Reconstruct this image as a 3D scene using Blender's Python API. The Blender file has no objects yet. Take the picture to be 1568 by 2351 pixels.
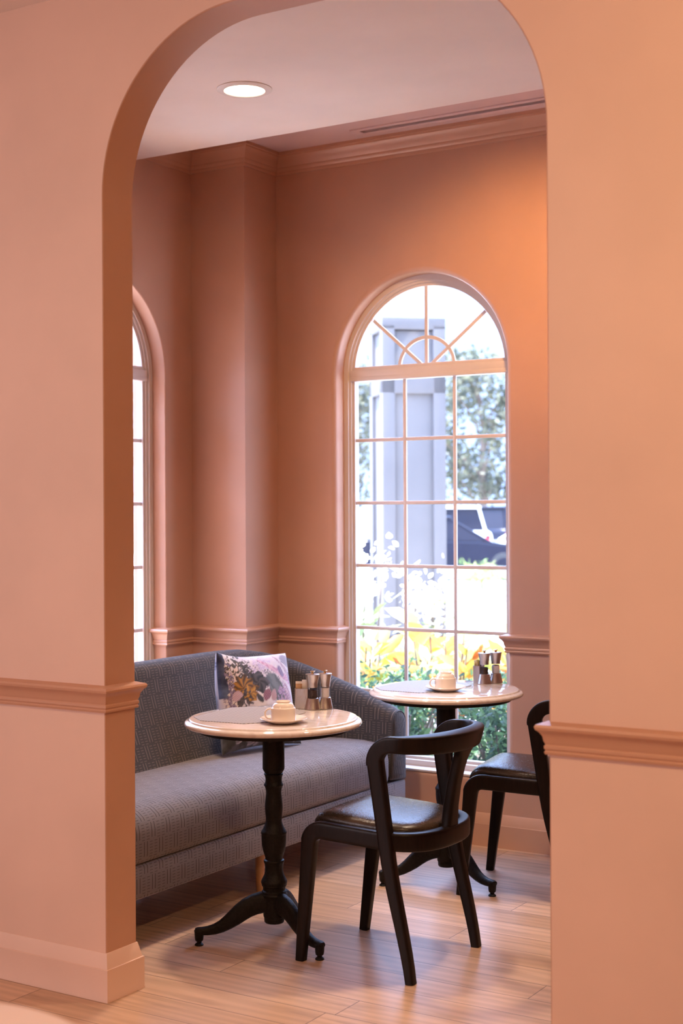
import bpy, bmesh, math, random
from mathutils import Vector, Matrix, noise
PI = math.pi
sc = bpy.context.scene
col = sc.collection

# ------------------------------------------------------------------ camera
F_PX, YAW, PITCH, ROLL, CAM_H = 3279.0, math.radians(32.085), math.radians(-0.0415), math.radians(-0.30), 1.5
fwd = Vector((-math.sin(YAW)*math.cos(PITCH), math.cos(YAW)*math.cos(PITCH), math.sin(PITCH)))
rgt = Vector((math.cos(YAW), math.sin(YAW), 0)); upv = rgt.cross(fwd)
r2 = rgt*math.cos(ROLL) + upv*math.sin(ROLL); u2 = -rgt*math.sin(ROLL) + upv*math.cos(ROLL)
cam_d = bpy.data.cameras.new('camera'); cam = bpy.data.objects.new('camera', cam_d); col.objects.link(cam)
cam.matrix_world = Matrix(((r2.x, u2.x, -fwd.x, 0), (r2.y, u2.y, -fwd.y, 0), (r2.z, u2.z, -fwd.z, CAM_H), (0, 0, 0, 1)))
cam_d.sensor_fit = 'VERTICAL'; cam_d.sensor_height = 36.0; cam_d.sensor_width = 24.0
cam_d.lens = F_PX*36.0/2351.0
cam_d.clip_start = 0.05; cam_d.clip_end = 300
cam_d.dof.use_dof = True; cam_d.dof.focus_distance = 5.15; cam_d.dof.aperture_fstop = 3.2
sc.camera = cam

# ------------------------------------------------------------------ world, sun, exposure
SKY_LOW, SKY_HIGH, SKY_GLOW, SUN, EXPOSURE = 2.6, 11.0, 15.0, 28.0, 0.0
w = bpy.data.worlds.new('sky'); sc.world = w; w.use_nodes = True
bg = w.node_tree.nodes['Background']; bg.inputs[0].default_value = (0.50, 0.70, 1.22, 1)
_tc = w.node_tree.nodes.new('ShaderNodeTexCoord'); _sp = w.node_tree.nodes.new('ShaderNodeSeparateXYZ'); _mr = w.node_tree.nodes.new('ShaderNodeMapRange')
w.node_tree.links.new(_tc.outputs['Generated'], _sp.inputs[0]); w.node_tree.links.new(_sp.outputs[2], _mr.inputs['Value'])
_mr.inputs['From Min'].default_value = .14; _mr.inputs['From Max'].default_value = .60; _mr.inputs['To Min'].default_value = SKY_LOW; _mr.inputs['To Max'].default_value = SKY_HIGH
_dp = w.node_tree.nodes.new('ShaderNodeVectorMath'); _dp.operation = 'DOT_PRODUCT'; w.node_tree.links.new(_tc.outputs['Generated'], _dp.inputs[0])
_dp.inputs[1].default_value = Vector((-.38, -.58, .72)).normalized()
_m0 = w.node_tree.nodes.new('ShaderNodeMath'); _m0.operation = 'MAXIMUM'; w.node_tree.links.new(_dp.outputs['Value'], _m0.inputs[0]); _m0.inputs[1].default_value = 0
_m1 = w.node_tree.nodes.new('ShaderNodeMath'); _m1.operation = 'POWER'; w.node_tree.links.new(_m0.outputs[0], _m1.inputs[0]); _m1.inputs[1].default_value = 4
_m2 = w.node_tree.nodes.new('ShaderNodeMath'); _m2.operation = 'MULTIPLY_ADD'; w.node_tree.links.new(_m1.outputs[0], _m2.inputs[0]); _m2.inputs[1].default_value = SKY_GLOW
w.node_tree.links.new(_mr.outputs[0], _m2.inputs[2]); w.node_tree.links.new(_m2.outputs[0], bg.inputs[1])   # hazy sky, brighter overhead than at the horizon and towards the sun side
sun_d = bpy.data.lights.new('sun', 'SUN'); sun_d.energy = SUN; sun_d.color = (1, .97, .94); sun_d.angle = .009
sun = bpy.data.objects.new('sun', sun_d); col.objects.link(sun)
sun.rotation_euler = Vector((.22, .12, -.968)).to_track_quat('-Z', 'Y').to_euler(); sun.location = (-8, 8, 12)
sc.view_settings.view_transform = 'Standard'; sc.view_settings.look = 'None'
sc.view_settings.exposure = EXPOSURE; sc.view_settings.gamma = 1.0; sc.view_settings.use_curve_mapping = False
sc.cycles.use_denoising = True
sc.cycles.max_bounces = 10; sc.cycles.diffuse_bounces = 6; sc.cycles.glossy_bounces = 5; sc.cycles.transparent_max_bounces = 16
sc.cycles.sample_clamp_indirect = 6.0; sc.cycles.caustics_reflective = False; sc.cycles.caustics_refractive = False

def area_light(name, loc, target, sx, sy, power, color, spread=PI):
    d = bpy.data.lights.new(name, 'AREA'); d.shape = 'RECTANGLE'; d.size = sx; d.size_y = sy; d.energy = power; d.color = color
    d.spread = spread
    o = bpy.data.objects.new(name, d); col.objects.link(o); o.location = loc
    o.rotation_euler = (Vector(target)-Vector(loc)).to_track_quat('-Z', 'Y').to_euler(); return o
def spot_light(name, loc, target, power, color, angle, blend=.6, radius=.06):
    d = bpy.data.lights.new(name, 'SPOT'); d.energy = power; d.color = color; d.spot_size = angle; d.spot_blend = blend; d.shadow_soft_size = radius
    o = bpy.data.objects.new(name, d); col.objects.link(o); o.location = loc
    o.rotation_euler = (Vector(target)-Vector(loc)).to_track_quat('-Z', 'Y').to_euler(); return o
WARM = (1.0, .64, .32)
# area lamp standing in for daylight from unseen windows behind the camera
area_light('daylight_stand_in', (-5.6, -1.2, 1.7), (-2.0, 3.3, 1.4), 2.4, 1.9, 88, (1.0, .88, .96))
# ceiling spots of the dining room (out of the frame)
spot_light('ceiling_or_fill_spot', (-0.20, 1.35, 3.08), (-0.75, 3.3, 0.4), 185, WARM, math.radians(150), 1.0, .08)
spot_light('ceiling_or_fill_spot', (-2.9, 0.9, 3.08), (-2.9, 2.9, 0.0), 38, (1, .74, .52), math.radians(150), 1.0, .08)
# ceiling spot of the alcove hidden behind the right side of the arch
spot_light('ceiling_or_fill_spot', (-1.90, 4.45, 3.09), (-2.66, 5.75, 2.34), 190, (1, .54, .21), math.radians(60), 1.0, .06)
spot_light('ceiling_or_fill_spot', (-0.9, 4.35, 3.09), (-2.9, 3.6, .9), 26, (1, .48, .16), math.radians(110), 1.0, .06)  # unseen lamp added further right to warm the left arch jamb

# ------------------------------------------------------------------ node helpers
class NT:
    def __init__(s, name):
        s.m = bpy.data.materials.new(name); s.m.use_nodes = True; s.t = s.m.node_tree; s.b = s.t.nodes['Principled BSDF']
        s.out = s.t.nodes['Material Output']
    def n(s, ty, **kw):
        x = s.t.nodes.new(ty)
        for k, v in kw.items(): setattr(x, k, v)
        return x
    def link(s, a, b): s.t.links.new(a, b)
    def val(s, a, sock):
        if isinstance(a, (int, float)): sock.default_value = a
        elif isinstance(a, (tuple, list)): sock.default_value = a if len(a) != 3 or sock.type == 'VECTOR' else (*a, 1)
        else: s.link(a, sock)
    def math(s, op, a, b=0.0, c=0.0):
        x = s.n('ShaderNodeMath', operation=op); s.val(a, x.inputs[0]); s.val(b, x.inputs[1]); s.val(c, x.inputs[2]); return x.outputs[0]
    def mix(s, f, a, b, blend='MIX'):
        x = s.n('ShaderNodeMix', data_type='RGBA', blend_type=blend); s.val(f, x.inputs[0]); s.val(a, x.inputs[6]); s.val(b, x.inputs[7]); return x.outputs[2]
    def obj(s): return s.n('ShaderNodeTexCoord').outputs['Object']
    def uv(s): return s.n('ShaderNodeTexCoord').outputs['UV']
    def mapping(s, v, scale=(1, 1, 1), rot=(0, 0, 0), loc=(0, 0, 0)):
        x = s.n('ShaderNodeMapping'); s.link(v, x.inputs[0]); x.inputs['Scale'].default_value = scale; x.inputs['Rotation'].default_value = rot; x.inputs['Location'].default_value = loc; return x.outputs[0]
    def noise(s, v, scale, detail=3, rough=.5, dist=0.0):
        x = s.n('ShaderNodeTexNoise'); s.link(v, x.inputs['Vector']); x.inputs['Scale'].default_value = scale; x.inputs['Detail'].default_value = detail
        x.inputs['Roughness'].default_value = rough; x.inputs['Distortion'].default_value = dist; return x.outputs[0]
    def ramp(s, f, stops):
        x = s.n('ShaderNodeValToRGB'); s.link(f, x.inputs[0]); e = x.color_ramp.elements
        while len(e) < len(stops): e.new(.5)
        for q, (p, c) in zip(e, stops): q.position = p; q.color = (*c, 1) if len(c) == 3 else c
        return x.outputs[0]
    def bump(s, h, strength=.3, dist=.01):
        x = s.n('ShaderNodeBump'); x.inputs['Strength'].default_value = strength; x.inputs['Distance'].default_value = dist
        s.link(h, x.inputs['Height']); s.link(x.outputs[0], s.b.inputs['Normal'])
    def set(s, **kw):
        for k, v in kw.items(): s.val(v, s.b.inputs[k.replace('_', ' ')])
        return s

def paint(name, c, rough, var=.04, bump=.08):
    k = NT(name); o = k.obj(); f = k.noise(o, 2.2, 4)
    d = tuple(x*(1-var) for x in c); l = tuple(min(1, x*(1+var)) for x in c)
    k.set(Base_Color=k.ramp(f, [(.35, d), (.65, l)]), Roughness=rough)
    k.bump(k.noise(o, 260, 2), bump, .002); return k.m
BLUSH, TERRA, WHITE = (.76, .53, .42), (.55, .312, .212), (.88, .80, .76)
M = {}
M['blush'] = paint('blush_wall_paint', BLUSH, .55)
M['terra'] = paint('terracotta_wall_paint', TERRA, .50)
M['terra_gloss'] = paint('terracotta_satin_paint', (.57, .318, .210), .32, .03, .03)
M['ceil'] = paint('pale_ceiling_paint', WHITE, .8)
M['ceil_strip'] = paint('mauve_ceiling_paint', (.68, .50, .47), .7)
M['window'] = paint('pale_window_vinyl', (.70, .62, .58), .38, .03, .02)
M['trim_white'] = paint('white_fixture', (.85, .80, .76), .4, .02, .02)
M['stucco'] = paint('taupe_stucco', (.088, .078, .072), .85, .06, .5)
M['dark'] = paint('dark_void', (.02, .015, .013), .8)
M['outwall'] = paint('outer_stucco', (.70, .66, .62), .9, .05, .3)

def floor_mat():
    k = NT('oak_plank_floor'); o = k.obj()
    sp = k.n('ShaderNodeSeparateXYZ'); k.link(o, sp.inputs[0]); X, Y = sp.outputs[0], sp.outputs[1]
    W = .1413
    v = k.math('DIVIDE', k.math('ADD', Y, -4.152+W*40), W); row = k.math('FLOOR', v); fv = k.math('FRACT', v)
    wn = k.n('ShaderNodeTexWhiteNoise', noise_dimensions='1D'); k.link(row, wn.inputs['W'])
    L = 1.5
    uu = k.math('DIVIDE', k.math('ADD', X, k.math('MULTIPLY', wn.outputs[0], L)), L)
    pl = k.math('FLOOR', uu); fu = k.math('FRACT', uu)
    cv = k.n('ShaderNodeCombineXYZ'); k.link(row, cv.inputs[0]); k.link(pl, cv.inputs[1])
    w2 = k.n('ShaderNodeTexWhiteNoise', noise_dimensions='2D'); k.link(cv.outputs[0], w2.inputs['Vector'])
    r = w2.outputs[0]
    # grain, shifted per board
    off = k.n('ShaderNodeCombineXYZ'); k.link(k.math('MULTIPLY', r, 37.0), off.inputs[0]); k.link(k.math('MULTIPLY', r, 91.0), off.inputs[1])
    va = k.n('ShaderNodeVectorMath', operation='ADD'); k.link(o, va.inputs[0]); k.link(off.outputs[0], va.inputs[1])
    g1 = k.mapping(va.outputs[0], (1.2, 9.0, 1)); n1 = k.noise(g1, 2.0, 4, .6, .4)
    wv = k.n('ShaderNodeTexWave', wave_type='BANDS', bands_direction='Y'); k.link(k.mapping(va.outputs[0], (.9, 9, 1)), wv.inputs[0])
    wv.inputs['Scale'].default_value = .8; wv.inputs['Distortion'].default_value = 9.0; wv.inputs['Detail'].default_value = 2.5; wv.inputs['Detail Scale'].default_value = .9
    n2 = k.noise(k.mapping(va.outputs[0], (3, 60, 1)), 2.0, 4, .65, .3)
    c = k.mix(r, (.54, .335, .205), (.72, .48, .33))
    c = k.mix(k.math('MULTIPLY', k.math('SUBTRACT', 1.0, wv.outputs[1]), .26), c, (.26, .145, .08))
    c = k.mix(k.math('MULTIPLY', n2, .14), c, (.30, .17, .10))
    c = k.mix(k.ramp(n1, [(.55, (0, 0, 0)), (.78, (.62, .62, .62))]), c, (.24, .14, .08))
    # knots
    vo = k.n('ShaderNodeTexVoronoi'); k.link(k.mapping(va.outputs[0], (1.3, 3.2, 1)), vo.inputs[0]); vo.inputs['Scale'].default_value = 1.0
    c = k.mix(k.ramp(vo.outputs['Distance'], [(.03, (.75, .75, .75)), (.10, (0, 0, 0))]), c, (.13, .065, .035))
    # joints
    ev = k.math('MINIMUM', fv, k.math('SUBTRACT', 1.0, fv)); eu = k.math('MINIMUM', fu, k.math('SUBTRACT', 1.0, fu))
    j = k.math('MINIMUM', k.math('MULTIPLY', ev, W), k.math('MULTIPLY', eu, L))
    jm = k.math('LESS_THAN', j, .0014)
    c = k.mix(k.math('MULTIPLY', jm, .85), c, (.05, .025, .014))
    k.set(Base_Color=c, Roughness=k.math('ADD', .24, k.math('MULTIPLY', n2, .18)), Specular_IOR_Level=.5)
    h = k.math('SUBTRACT', k.math('MULTIPLY', n1, .10), k.math('MULTIPLY', jm, 1.0)); k.bump(h, .25, .002)
    return k.m
M['floor'] = floor_mat()

def marble():
    k = NT('cream_veined_marble'); o = k.obj()
    n = k.noise(k.mapping(o, (3, 9, 3), (0, 0, .6)), 2.0, 6, .6, 1.2)
    c = k.ramp(n, [(.30, (.60, .51, .48)), (.46, (.69, .61, .58)), (.55, (.74, .66, .63)), (.66, (.66, .57, .54)), (.74, (.75, .68, .65))])
    n2 = k.noise(k.mapping(o, (2, 22, 4), (0, 0, .5)), 3, 4, .6, .8)
    c = k.mix(k.ramp(n2, [(.56, (0, 0, 0)), (.66, (.30, .30, .30))]), c, (.58, .46, .41))
    k.set(Base_Color=c, Roughness=.07, Coat_Weight=.4, Coat_Roughness=.03); return k.m
M['marble'] = marble()

def simple(name, c, rough, metal=0.0, var=.1, scale=30, bump=0.0, **kw):
    k = NT(name); o = k.obj(); f = k.noise(o, scale, 3)
    k.set(Base_Color=k.ramp(f, [(.3, tuple(x*(1-var) for x in c)), (.7, tuple(min(1, x*(1+var)) for x in c))]), Roughness=rough, Metallic=metal, **kw)
    if bump: k.bump(f, bump, .003)
    return k.m
M['pale_top'] = simple('pale_pink_laminate', (.86, .74, .77), .35, 0, .02, 3)  # plain colour of the foreground tabletop, paler and pinker than the marble tops
M['iron'] = simple('black_cast_iron', (.010, .008, .008), .5, 0, .3, 120, .5, Specular_IOR_Level=.2)
def darkwood():
    k = NT('espresso_stained_wood'); o = k.obj(); f = k.noise(k.mapping(o, (30, 30, 4)), 4, 3)
    k.set(Base_Color=k.ramp(f, [(.3, (.006, .0035, .003)), (.7, (.012, .0062, .005))]), Roughness=.34, Specular_IOR_Level=.2); k.bump(f, .06, .002); return k.m
M['wood'] = darkwood()
def leather():
    k = NT('black_brown_leather'); o = k.obj(); v = k.n('ShaderNodeTexVoronoi', feature='DISTANCE_TO_EDGE'); k.link(k.mapping(o, (1, 1.6, 1)), v.inputs[0]); v.inputs['Scale'].default_value = 110
    f = k.noise(o, 90, 4, .65); f2 = k.noise(o, 9, 3)
    k.set(Base_Color=k.ramp(f2, [(.35, (.024, .015, .011)), (.7, (.055, .034, .022))]), Roughness=k.math('ADD', .15, k.math('MULTIPLY', f, .20)), Specular_IOR_Level=.4)
    k.bump(k.math('ADD', f, k.math('MULTIPLY', v.outputs[0], .6)), .30, .003); return k.m
M['leather'] = leather()
M['legwood'] = simple('light_beech_wood', (.42, .22, .11), .4, 0, .15, 20)
M['china'] = simple('cream_china', (.80, .70, .62), .12, 0, .02, 8, 0, Coat_Weight=.5, Coat_Roughness=.04)
def steel():
    k = NT('brushed_steel'); o = k.obj(); f = k.noise(k.mapping(o, (200, 200, 4)), 5, 2)
    k.set(Base_Color=(.62, .58, .56), Metallic=1.0, Roughness=k.math('ADD', .22, k.math('MULTIPLY', f, .16)), Anisotropic=.5); return k.m
M['steel'] = steel()
M['brass'] = simple('brass_knob', (.62, .42, .22), .25, 1.0)
M['pepper'] = simple('peppercorns', (.035, .018, .014), .7, 0, .9, 320, .8)
M['salt'] = simple('salt_grains', (.82, .78, .76), .7, 0, .1, 320, .4)
M['paper_white'] = simple('white_paper', (.85, .80, .78), .6, 0, .03)
M['paper_brown'] = simple('brown_paper', (.50, .30, .17), .7, 0, .35, 60)
M['paper_yellow'] = simple('yellow_paper', (.86, .68, .20), .6, 0, .12, 60)

def glass(name, tint=(1, 1, 1), gloss=.05, rough=0.0, haze=0.0):
    m = bpy.data.materials.new(name); m.use_nodes = True; t = m.node_tree; t.nodes.clear()
    out = t.nodes.new('ShaderNodeOutputMaterial'); tr = t.nodes.new('ShaderNodeBsdfTransparent'); tr.inputs[0].default_value = (*tint, 1)
    gl = t.nodes.new('ShaderNodeBsdfGlossy'); gl.inputs['Roughness'].default_value = rough
    lw = t.nodes.new('ShaderNodeLayerWeight'); lw.inputs[0].default_value = .5      # two-sided Schlick reflection of a thin sheet
    fp = t.nodes.new('ShaderNodeMath'); fp.operation = 'POWER'; fp.inputs[1].default_value = 5; t.links.new(lw.outputs['Facing'], fp.inputs[0])
    fr = t.nodes.new('ShaderNodeMath'); fr.operation = 'MULTIPLY_ADD'; fr.inputs[1].default_value = .70; fr.inputs[2].default_value = gloss; t.links.new(fp.outputs[0], fr.inputs[0])
    mx = t.nodes.new('ShaderNodeMixShader'); t.links.new(fr.outputs[0], mx.inputs[0]); t.links.new(tr.outputs[0], mx.inputs[1]); t.links.new(gl.outputs[0], mx.inputs[2])
    last = mx
    if haze:
        df = t.nodes.new('ShaderNodeBsdfTranslucent'); df.inputs[0].default_value = (.9, .9, .95, 1)
        tc = t.nodes.new('ShaderNodeTexCoord'); nz = t.nodes.new('ShaderNodeTexNoise'); nz.inputs['Scale'].default_value = 14; nz.inputs['Detail'].default_value = 6
        t.links.new(tc.outputs['Object'], nz.inputs['Vector'])
        mu = t.nodes.new('ShaderNodeMath'); mu.operation = 'MULTIPLY'; mu.inputs[1].default_value = haze; t.links.new(nz.outputs[0], mu.inputs[0])
        m2 = t.nodes.new('ShaderNodeMixShader'); t.links.new(mu.outputs[0], m2.inputs[0]); t.links.new(mx.outputs[0], m2.inputs[1]); t.links.new(df.outputs[0], m2.inputs[2]); last = m2
    t.links.new(last.outputs[0], out.inputs[0]); return m
M['glass'] = glass('dusty_window_glass', haze=.010)
M['clear'] = glass('clear_acrylic', (.93, .92, .94))

def fabric(name, base, line, sheen, base2, dmix):
    k = NT(name); uv = k.uv(); sp = k.n('ShaderNodeSeparateXYZ'); k.link(uv, sp.inputs[0]); U, V = sp.outputs[0], sp.outputs[1]
    P, H = .082, .062
    row = k.math('FLOOR', k.math('DIVIDE', V, H)); par = k.math('MODULO', k.math('ADD', row, 1000), 2.0)
    fv = k.math('ABSOLUTE', k.math('SUBTRACT', k.math('FRACT', k.math('DIVIDE', V, H)), .5))
    uu = k.math('FRACT', k.math('DIVIDE', k.math('ADD', U, k.math('MULTIPLY', par, P/2)), P))
    a = k.math('ABSOLUTE', k.math('MULTIPLY', k.math('SUBTRACT', uu, .5), P))
    ln = k.math('MULTIPLY', k.math('LESS_THAN', k.math('ABSOLUTE', k.math('SUBTRACT', a, .0082)), .0014), k.math('LESS_THAN', fv, .42))
    ds = k.math('LESS_THAN', k.math('ABSOLUTE', k.math('SUBTRACT', a, .0285)), .0075)
    dv = k.math('LESS_THAN', k.math('FRACT', k.math('DIVIDE', V, H/6)), .26)
    dash = k.math('MULTIPLY', ds, dv)
    wv = k.noise(k.mapping(uv, (1, 1, 1)), 900, 2)
    big = k.noise(k.mapping(uv, (1, 1, 1)), 7, 3)
    b = k.mix(big, base, base2)
    msk = k.math('MAXIMUM', ln, k.math('MULTIPLY', dash, dmix))
    c = k.mix(msk, b, line)
    k.set(Base_Color=c, Roughness=.85, Sheen_Weight=k.math('MULTIPLY', k.math('SUBTRACT', 1.0, msk), sheen), Sheen_Roughness=.45)
    k.val((.9, .86, .92, 1), k.b.inputs['Sheen Tint'])
    k.bump(k.math('ADD', k.math('MULTIPLY', wv, .35), k.math('SUBTRACT', 1.0, msk)), .35, .002); return k.m
M['fab_seat'] = fabric('grey_woven_seat_fabric', (.160, .138, .136), (.045, .034, .030), .45, (.200, .172, .168), .62)
M['fab_back'] = fabric('charcoal_woven_back_fabric', (.035, .027, .023), (.19, .140, .110), .12, (.048, .038, .033), .60)
def attr_mat(name, rough=.8, attr='tint', sheen=0.0, transl=0.0, bump=0.0):
    k = NT(name); a = k.n('ShaderNodeAttribute', attribute_name=attr); f = k.noise(k.obj(), 40, 3)
    k.set(Base_Color=k.mix(k.math('MULTIPLY', f, .18), a.outputs['Color'], (.5, .5, .5), 'MULTIPLY'), Roughness=rough, Sheen_Weight=sheen)
    if transl:
        tl = k.n('ShaderNodeBsdfTranslucent'); k.link(a.outputs['Color'], tl.inputs[0]); mx = k.n('ShaderNodeMixShader'); mx.inputs[0].default_value = transl
        k.link(k.b.outputs[0], mx.inputs[1]); k.link(tl.outputs[0], mx.inputs[2]); k.link(mx.outputs[0], k.out.inputs[0])
    if bump: k.bump(k.noise(k.uv(), 500, 2), bump, .001)
    return k.m
M['print'] = attr_mat('floral_print_velvet', .8, 'tint', .3, 0, .2)
M['leaf'] = attr_mat('leaf_surface', .55, 'tint', 0, .35)
def weave():
    k = NT('woven_grey_vinyl'); o = k.obj(); ck = k.n('ShaderNodeTexChecker'); k.link(k.mapping(o, (1, 1, 1), (0, 0, .785)), ck.inputs[0]); ck.inputs['Scale'].default_value = 125
    f = k.noise(o, 240, 2)
    c = k.mix(ck.outputs[1], (.20, .165, .15), (.50, .45, .43)); c = k.mix(k.math('MULTIPLY', f, .4), c, (.12, .10, .09))
    k.set(Base_Color=c, Roughness=.5); k.bump(ck.outputs[1], .5, .002); return k.m
M['mat'] = weave()
M['concrete'] = paint('pale_concrete', (.60, .58, .55), .9, .08, .2)
M['soil'] = simple('dark_mulch', (.06, .045, .03), .95, 0, .5, 30, .8)
M['bark'] = simple('tree_bark', (.16, .12, .09), .9, 0, .4, 12, .6)
M['fence'] = simple('tan_fence_wood', (.50, .36, .24), .8, 0, .25, 5)
M['car_blue'] = simple('dark_blue_car_paint', (.014, .015, .024), .15, .2, .05, 4, 0, Specular_IOR_Level=.15)
M['car_white'] = simple('white_car_paint', (.80, .80, .80), .2, 0, .02, 4, 0, Coat_Weight=1.0)
M['car_glass'] = simple('dark_car_glass', (.012, .012, .018), .2, 0, .1, 30, 0, Specular_IOR_Level=.12)
M['tyre'] = simple('black_rubber', (.02, .02, .02), .8)
M['rim'] = simple('alloy_rim', (.5, .5, .52), .3, .9)
M['taillight'] = simple('red_tail_light', (.55, .015, .02), .2)
M['headlight'] = simple('clear_headlight', (.75, .75, .78), .1)
def emis(name, c, s):
    k = NT(name); k.set(Base_Color=(.9, .8, .7), Emission_Color=c, Emission_Strength=s); return k.m
M['lamp'] = emis('lit_downlight_lens', (1.0, .80, .55), 6.0)

# ------------------------------------------------------------------ mesh helpers
class MB:
    def __init__(s): s.v = []; s.f = []; s.mi = []; s.uv = {}; s.c = {}
    def add(s, vs, fs, mi=0, uv=None, cl=None):
        b = len(s.v); s.v += [tuple(x) for x in vs]
        for f in fs: s.f.append(tuple(b+i for i in f)); s.mi.append(mi)
        if uv:
            for i, q in enumerate(uv): s.uv[b+i] = q
        if cl:
            for i, q in enumerate(cl): s.c[b+i] = q
        return s
    def box(s, c, d, rot=None, bev=0.0, seg=2, mi=0):
        bm = bmesh.new(); bmesh.ops.create_cube(bm, size=1)
        for q in bm.verts: q.co = Vector((q.co.x*d[0], q.co.y*d[1], q.co.z*d[2]))
        if bev: bmesh.ops.bevel(bm, geom=bm.edges[:], offset=bev, segments=seg, affect='EDGES', profile=.5)
        m = Matrix.Translation(c) @ (rot.to_4x4() if rot else Matrix.Identity(4))
        bm.verts.index_update(); s.add([m @ q.co for q in bm.verts], [[q.index for q in f.verts] for f in bm.faces], mi); bm.free(); return s
    def lathe(s, prof, c=(0, 0, 0), n=32, mi=0, cap=True):
        vs, fs = [], []
        for r, z in prof:
            for k in range(n): a = 2*PI*k/n; vs.append((c[0]+r*math.cos(a), c[1]+r*math.sin(a), c[2]+z))
        for i in range(len(prof)-1):
            for k in range(n): fs.append((i*n+k, i*n+(k+1) % n, (i+1)*n+(k+1) % n, (i+1)*n+k))
        if cap: fs.append(tuple(range(n))[::-1]); fs.append(tuple((len(prof)-1)*n+k for k in range(n)))
        return s.add(vs, fs, mi)
    def sweep(s, path, dims, up=None, n=16, p=4.0, mi=0, tilt=None):
        # superellipse section; dims = (a along 'side', b along 'up') full sizes per point; 'up' hint per point or one vector
        N = len(path); P = [Vector(q) for q in path]; vs, fs = [], []
        for i in range(N):
            t = (P[min(i+1, N-1)]-P[max(i-1, 0)]).normalized()
            u = Vector(up[i]) if isinstance(up, list) else Vector(up or (0, 0, 1))
            sd = t.cross(u).normalized(); u = sd.cross(t).normalized()
            if tilt: a = tilt[i]; sd, u = sd*math.cos(a)+u*math.sin(a), -sd*math.sin(a)+u*math.cos(a)
            da, db = dims[i] if isinstance(dims, list) else dims
            for k in range(n):
                a = 2*PI*(k+.5)/n; ca, sa = math.cos(a), math.sin(a)
                x = math.copysign(abs(ca)**(2/p), ca)*da/2; y = math.copysign(abs(sa)**(2/p), sa)*db/2
                vs.append(P[i]+sd*x+u*y)
        for i in range(N-1):
            for k in range(n): fs.append((i*n+k, i*n+(k+1) % n, (i+1)*n+(k+1) % n, (i+1)*n+k))
        fs.append(tuple(range(n))[::-1]); fs.append(tuple((N-1)*n+k for k in range(n)))
        return s.add(vs, fs, mi)
    def tube(s, path, r, n=8, mi=0):
        R = r if isinstance(r, list) else [r]*len(path)
        t = Vector(path[-1])-Vector(path[0]); up = (0, 0, 1) if abs(t.normalized().z) < .9 else (1, 0, 0)
        return s.sweep(path, [(2*q, 2*q) for q in R], up, n, 2.0, mi)
    def prism(s, poly, z0, z1, mi=0):
        n = len(poly); vs = [(x, y, z0) for x, y in poly]+[(x, y, z1) for x, y in poly]
        return s.add(vs, [tuple(range(n))[::-1], tuple(range(n, 2*n))]+[(i, (i+1) % n, n+(i+1) % n, n+i) for i in range(n)], mi)
    def profile(s, path, prof, side=1, mi=0):
        # moulding: prof = [(offset from the wall, z)], offset to the left of travel (side=1) or right (-1); mitred corners
        P = [Vector(q) for q in path]; N = len(P); n = len(prof); vs, fs = [], []
        for i in range(N):
            d = []
            if i > 0: d.append((P[i]-P[i-1]).normalized())
            if i < N-1: d.append((P[i+1]-P[i]).normalized())
            nn = [Vector((-q.y, q.x))*side for q in d]; m = nn[0] if len(nn) == 1 else (nn[0]+nn[1])/(1+nn[0].dot(nn[1]))
            for o, z in prof: q = P[i]+m*o; vs.append((q.x, q.y, z))
        for i in range(N-1):
            for k in range(n-1): fs.append((i*n+k, i*n+k+1, (i+1)*n+k+1, (i+1)*n+k))
            fs.append((i*n+n-1, i*n, (i+1)*n, (i+1)*n+n-1))
        fs.append(tuple(range(n))); fs.append(tuple((N-1)*n+k for k in range(n))[::-1])
        return s.add(vs, fs, mi)
    def build(s, name, mats, parent=None, sharp=35, recalc=True, smooth=True):
        me = bpy.data.meshes.new(name); me.from_pydata(s.v, [], s.f)
        for m in (mats if isinstance(mats, list) else [mats]): me.materials.append(m)
        me.polygons.foreach_set('material_index', s.mi)
        if recalc:
            bm = bmesh.new(); bm.from_mesh(me); bmesh.ops.recalc_face_normals(bm, faces=bm.faces[:]); bm.to_mesh(me); bm.free()
        if smooth:
            me.polygons.foreach_set('use_smooth', [True]*len(me.polygons)); me.set_sharp_from_angle(angle=math.radians(sharp))
        if s.uv:
            ul = me.uv_layers.new(name='uv')
            for l in me.loops: ul.data[l.index].uv = s.uv.get(l.vertex_index, (0, 0))
        if s.c:
            ca = me.color_attributes.new('tint', 'FLOAT_COLOR', 'POINT')
            for i in range(len(me.vertices)): ca.data[i].color = (*s.c.get(i, (0, 0, 0)), 1)
        me.update()
        o = bpy.data.objects.new(name, me); col.objects.link(o)
        if parent: o.parent = parent
        return o

def tag(o, label=None, cat=None, group=None, kind=None):
    for k, v in (('label', label), ('category', cat), ('group', group), ('kind', kind)):
        if v: o[k] = v
    return o
def thing(name, label, cat, loc=(0, 0, 0), rz=0.0, group=None):
    o = bpy.data.objects.new(name, None); o.empty_display_size = .1; col.objects.link(o); o.location = loc; o.rotation_euler = (0, 0, rz)
    return tag(o, label, cat, group)
def struct(mb, name, mats, parent=None, sharp=30, **kw):
    o = mb.build(name, mats, parent, sharp, **kw)
    if not parent: o['kind'] = 'structure'
    return o
def dup(root, loc, rz, label, group=None):
    r = root.copy(); col.objects.link(r); r.location = loc; r.rotation_euler = (0, 0, rz); r['label'] = label
    if group: r['group'] = group
    for ch in list(root.children):
        c = ch.copy(); col.objects.link(c); c.parent = r
        for g in list(ch.children):
            d = g.copy(); col.objects.link(d); d.parent = c
    return r
def lerp(a, b, t): return a+(b-a)*t
def interp(tab, x):
    if x <= tab[0][0]: return tab[0][1]
    for (a, p), (b, q) in zip(tab, tab[1:]):
        if x <= b: t = (x-a)/(b-a); return p+(q-p)*t
    return tab[-1][1]
def sm(t): t = max(0, min(1, t)); return t*t*(3-2*t)

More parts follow.
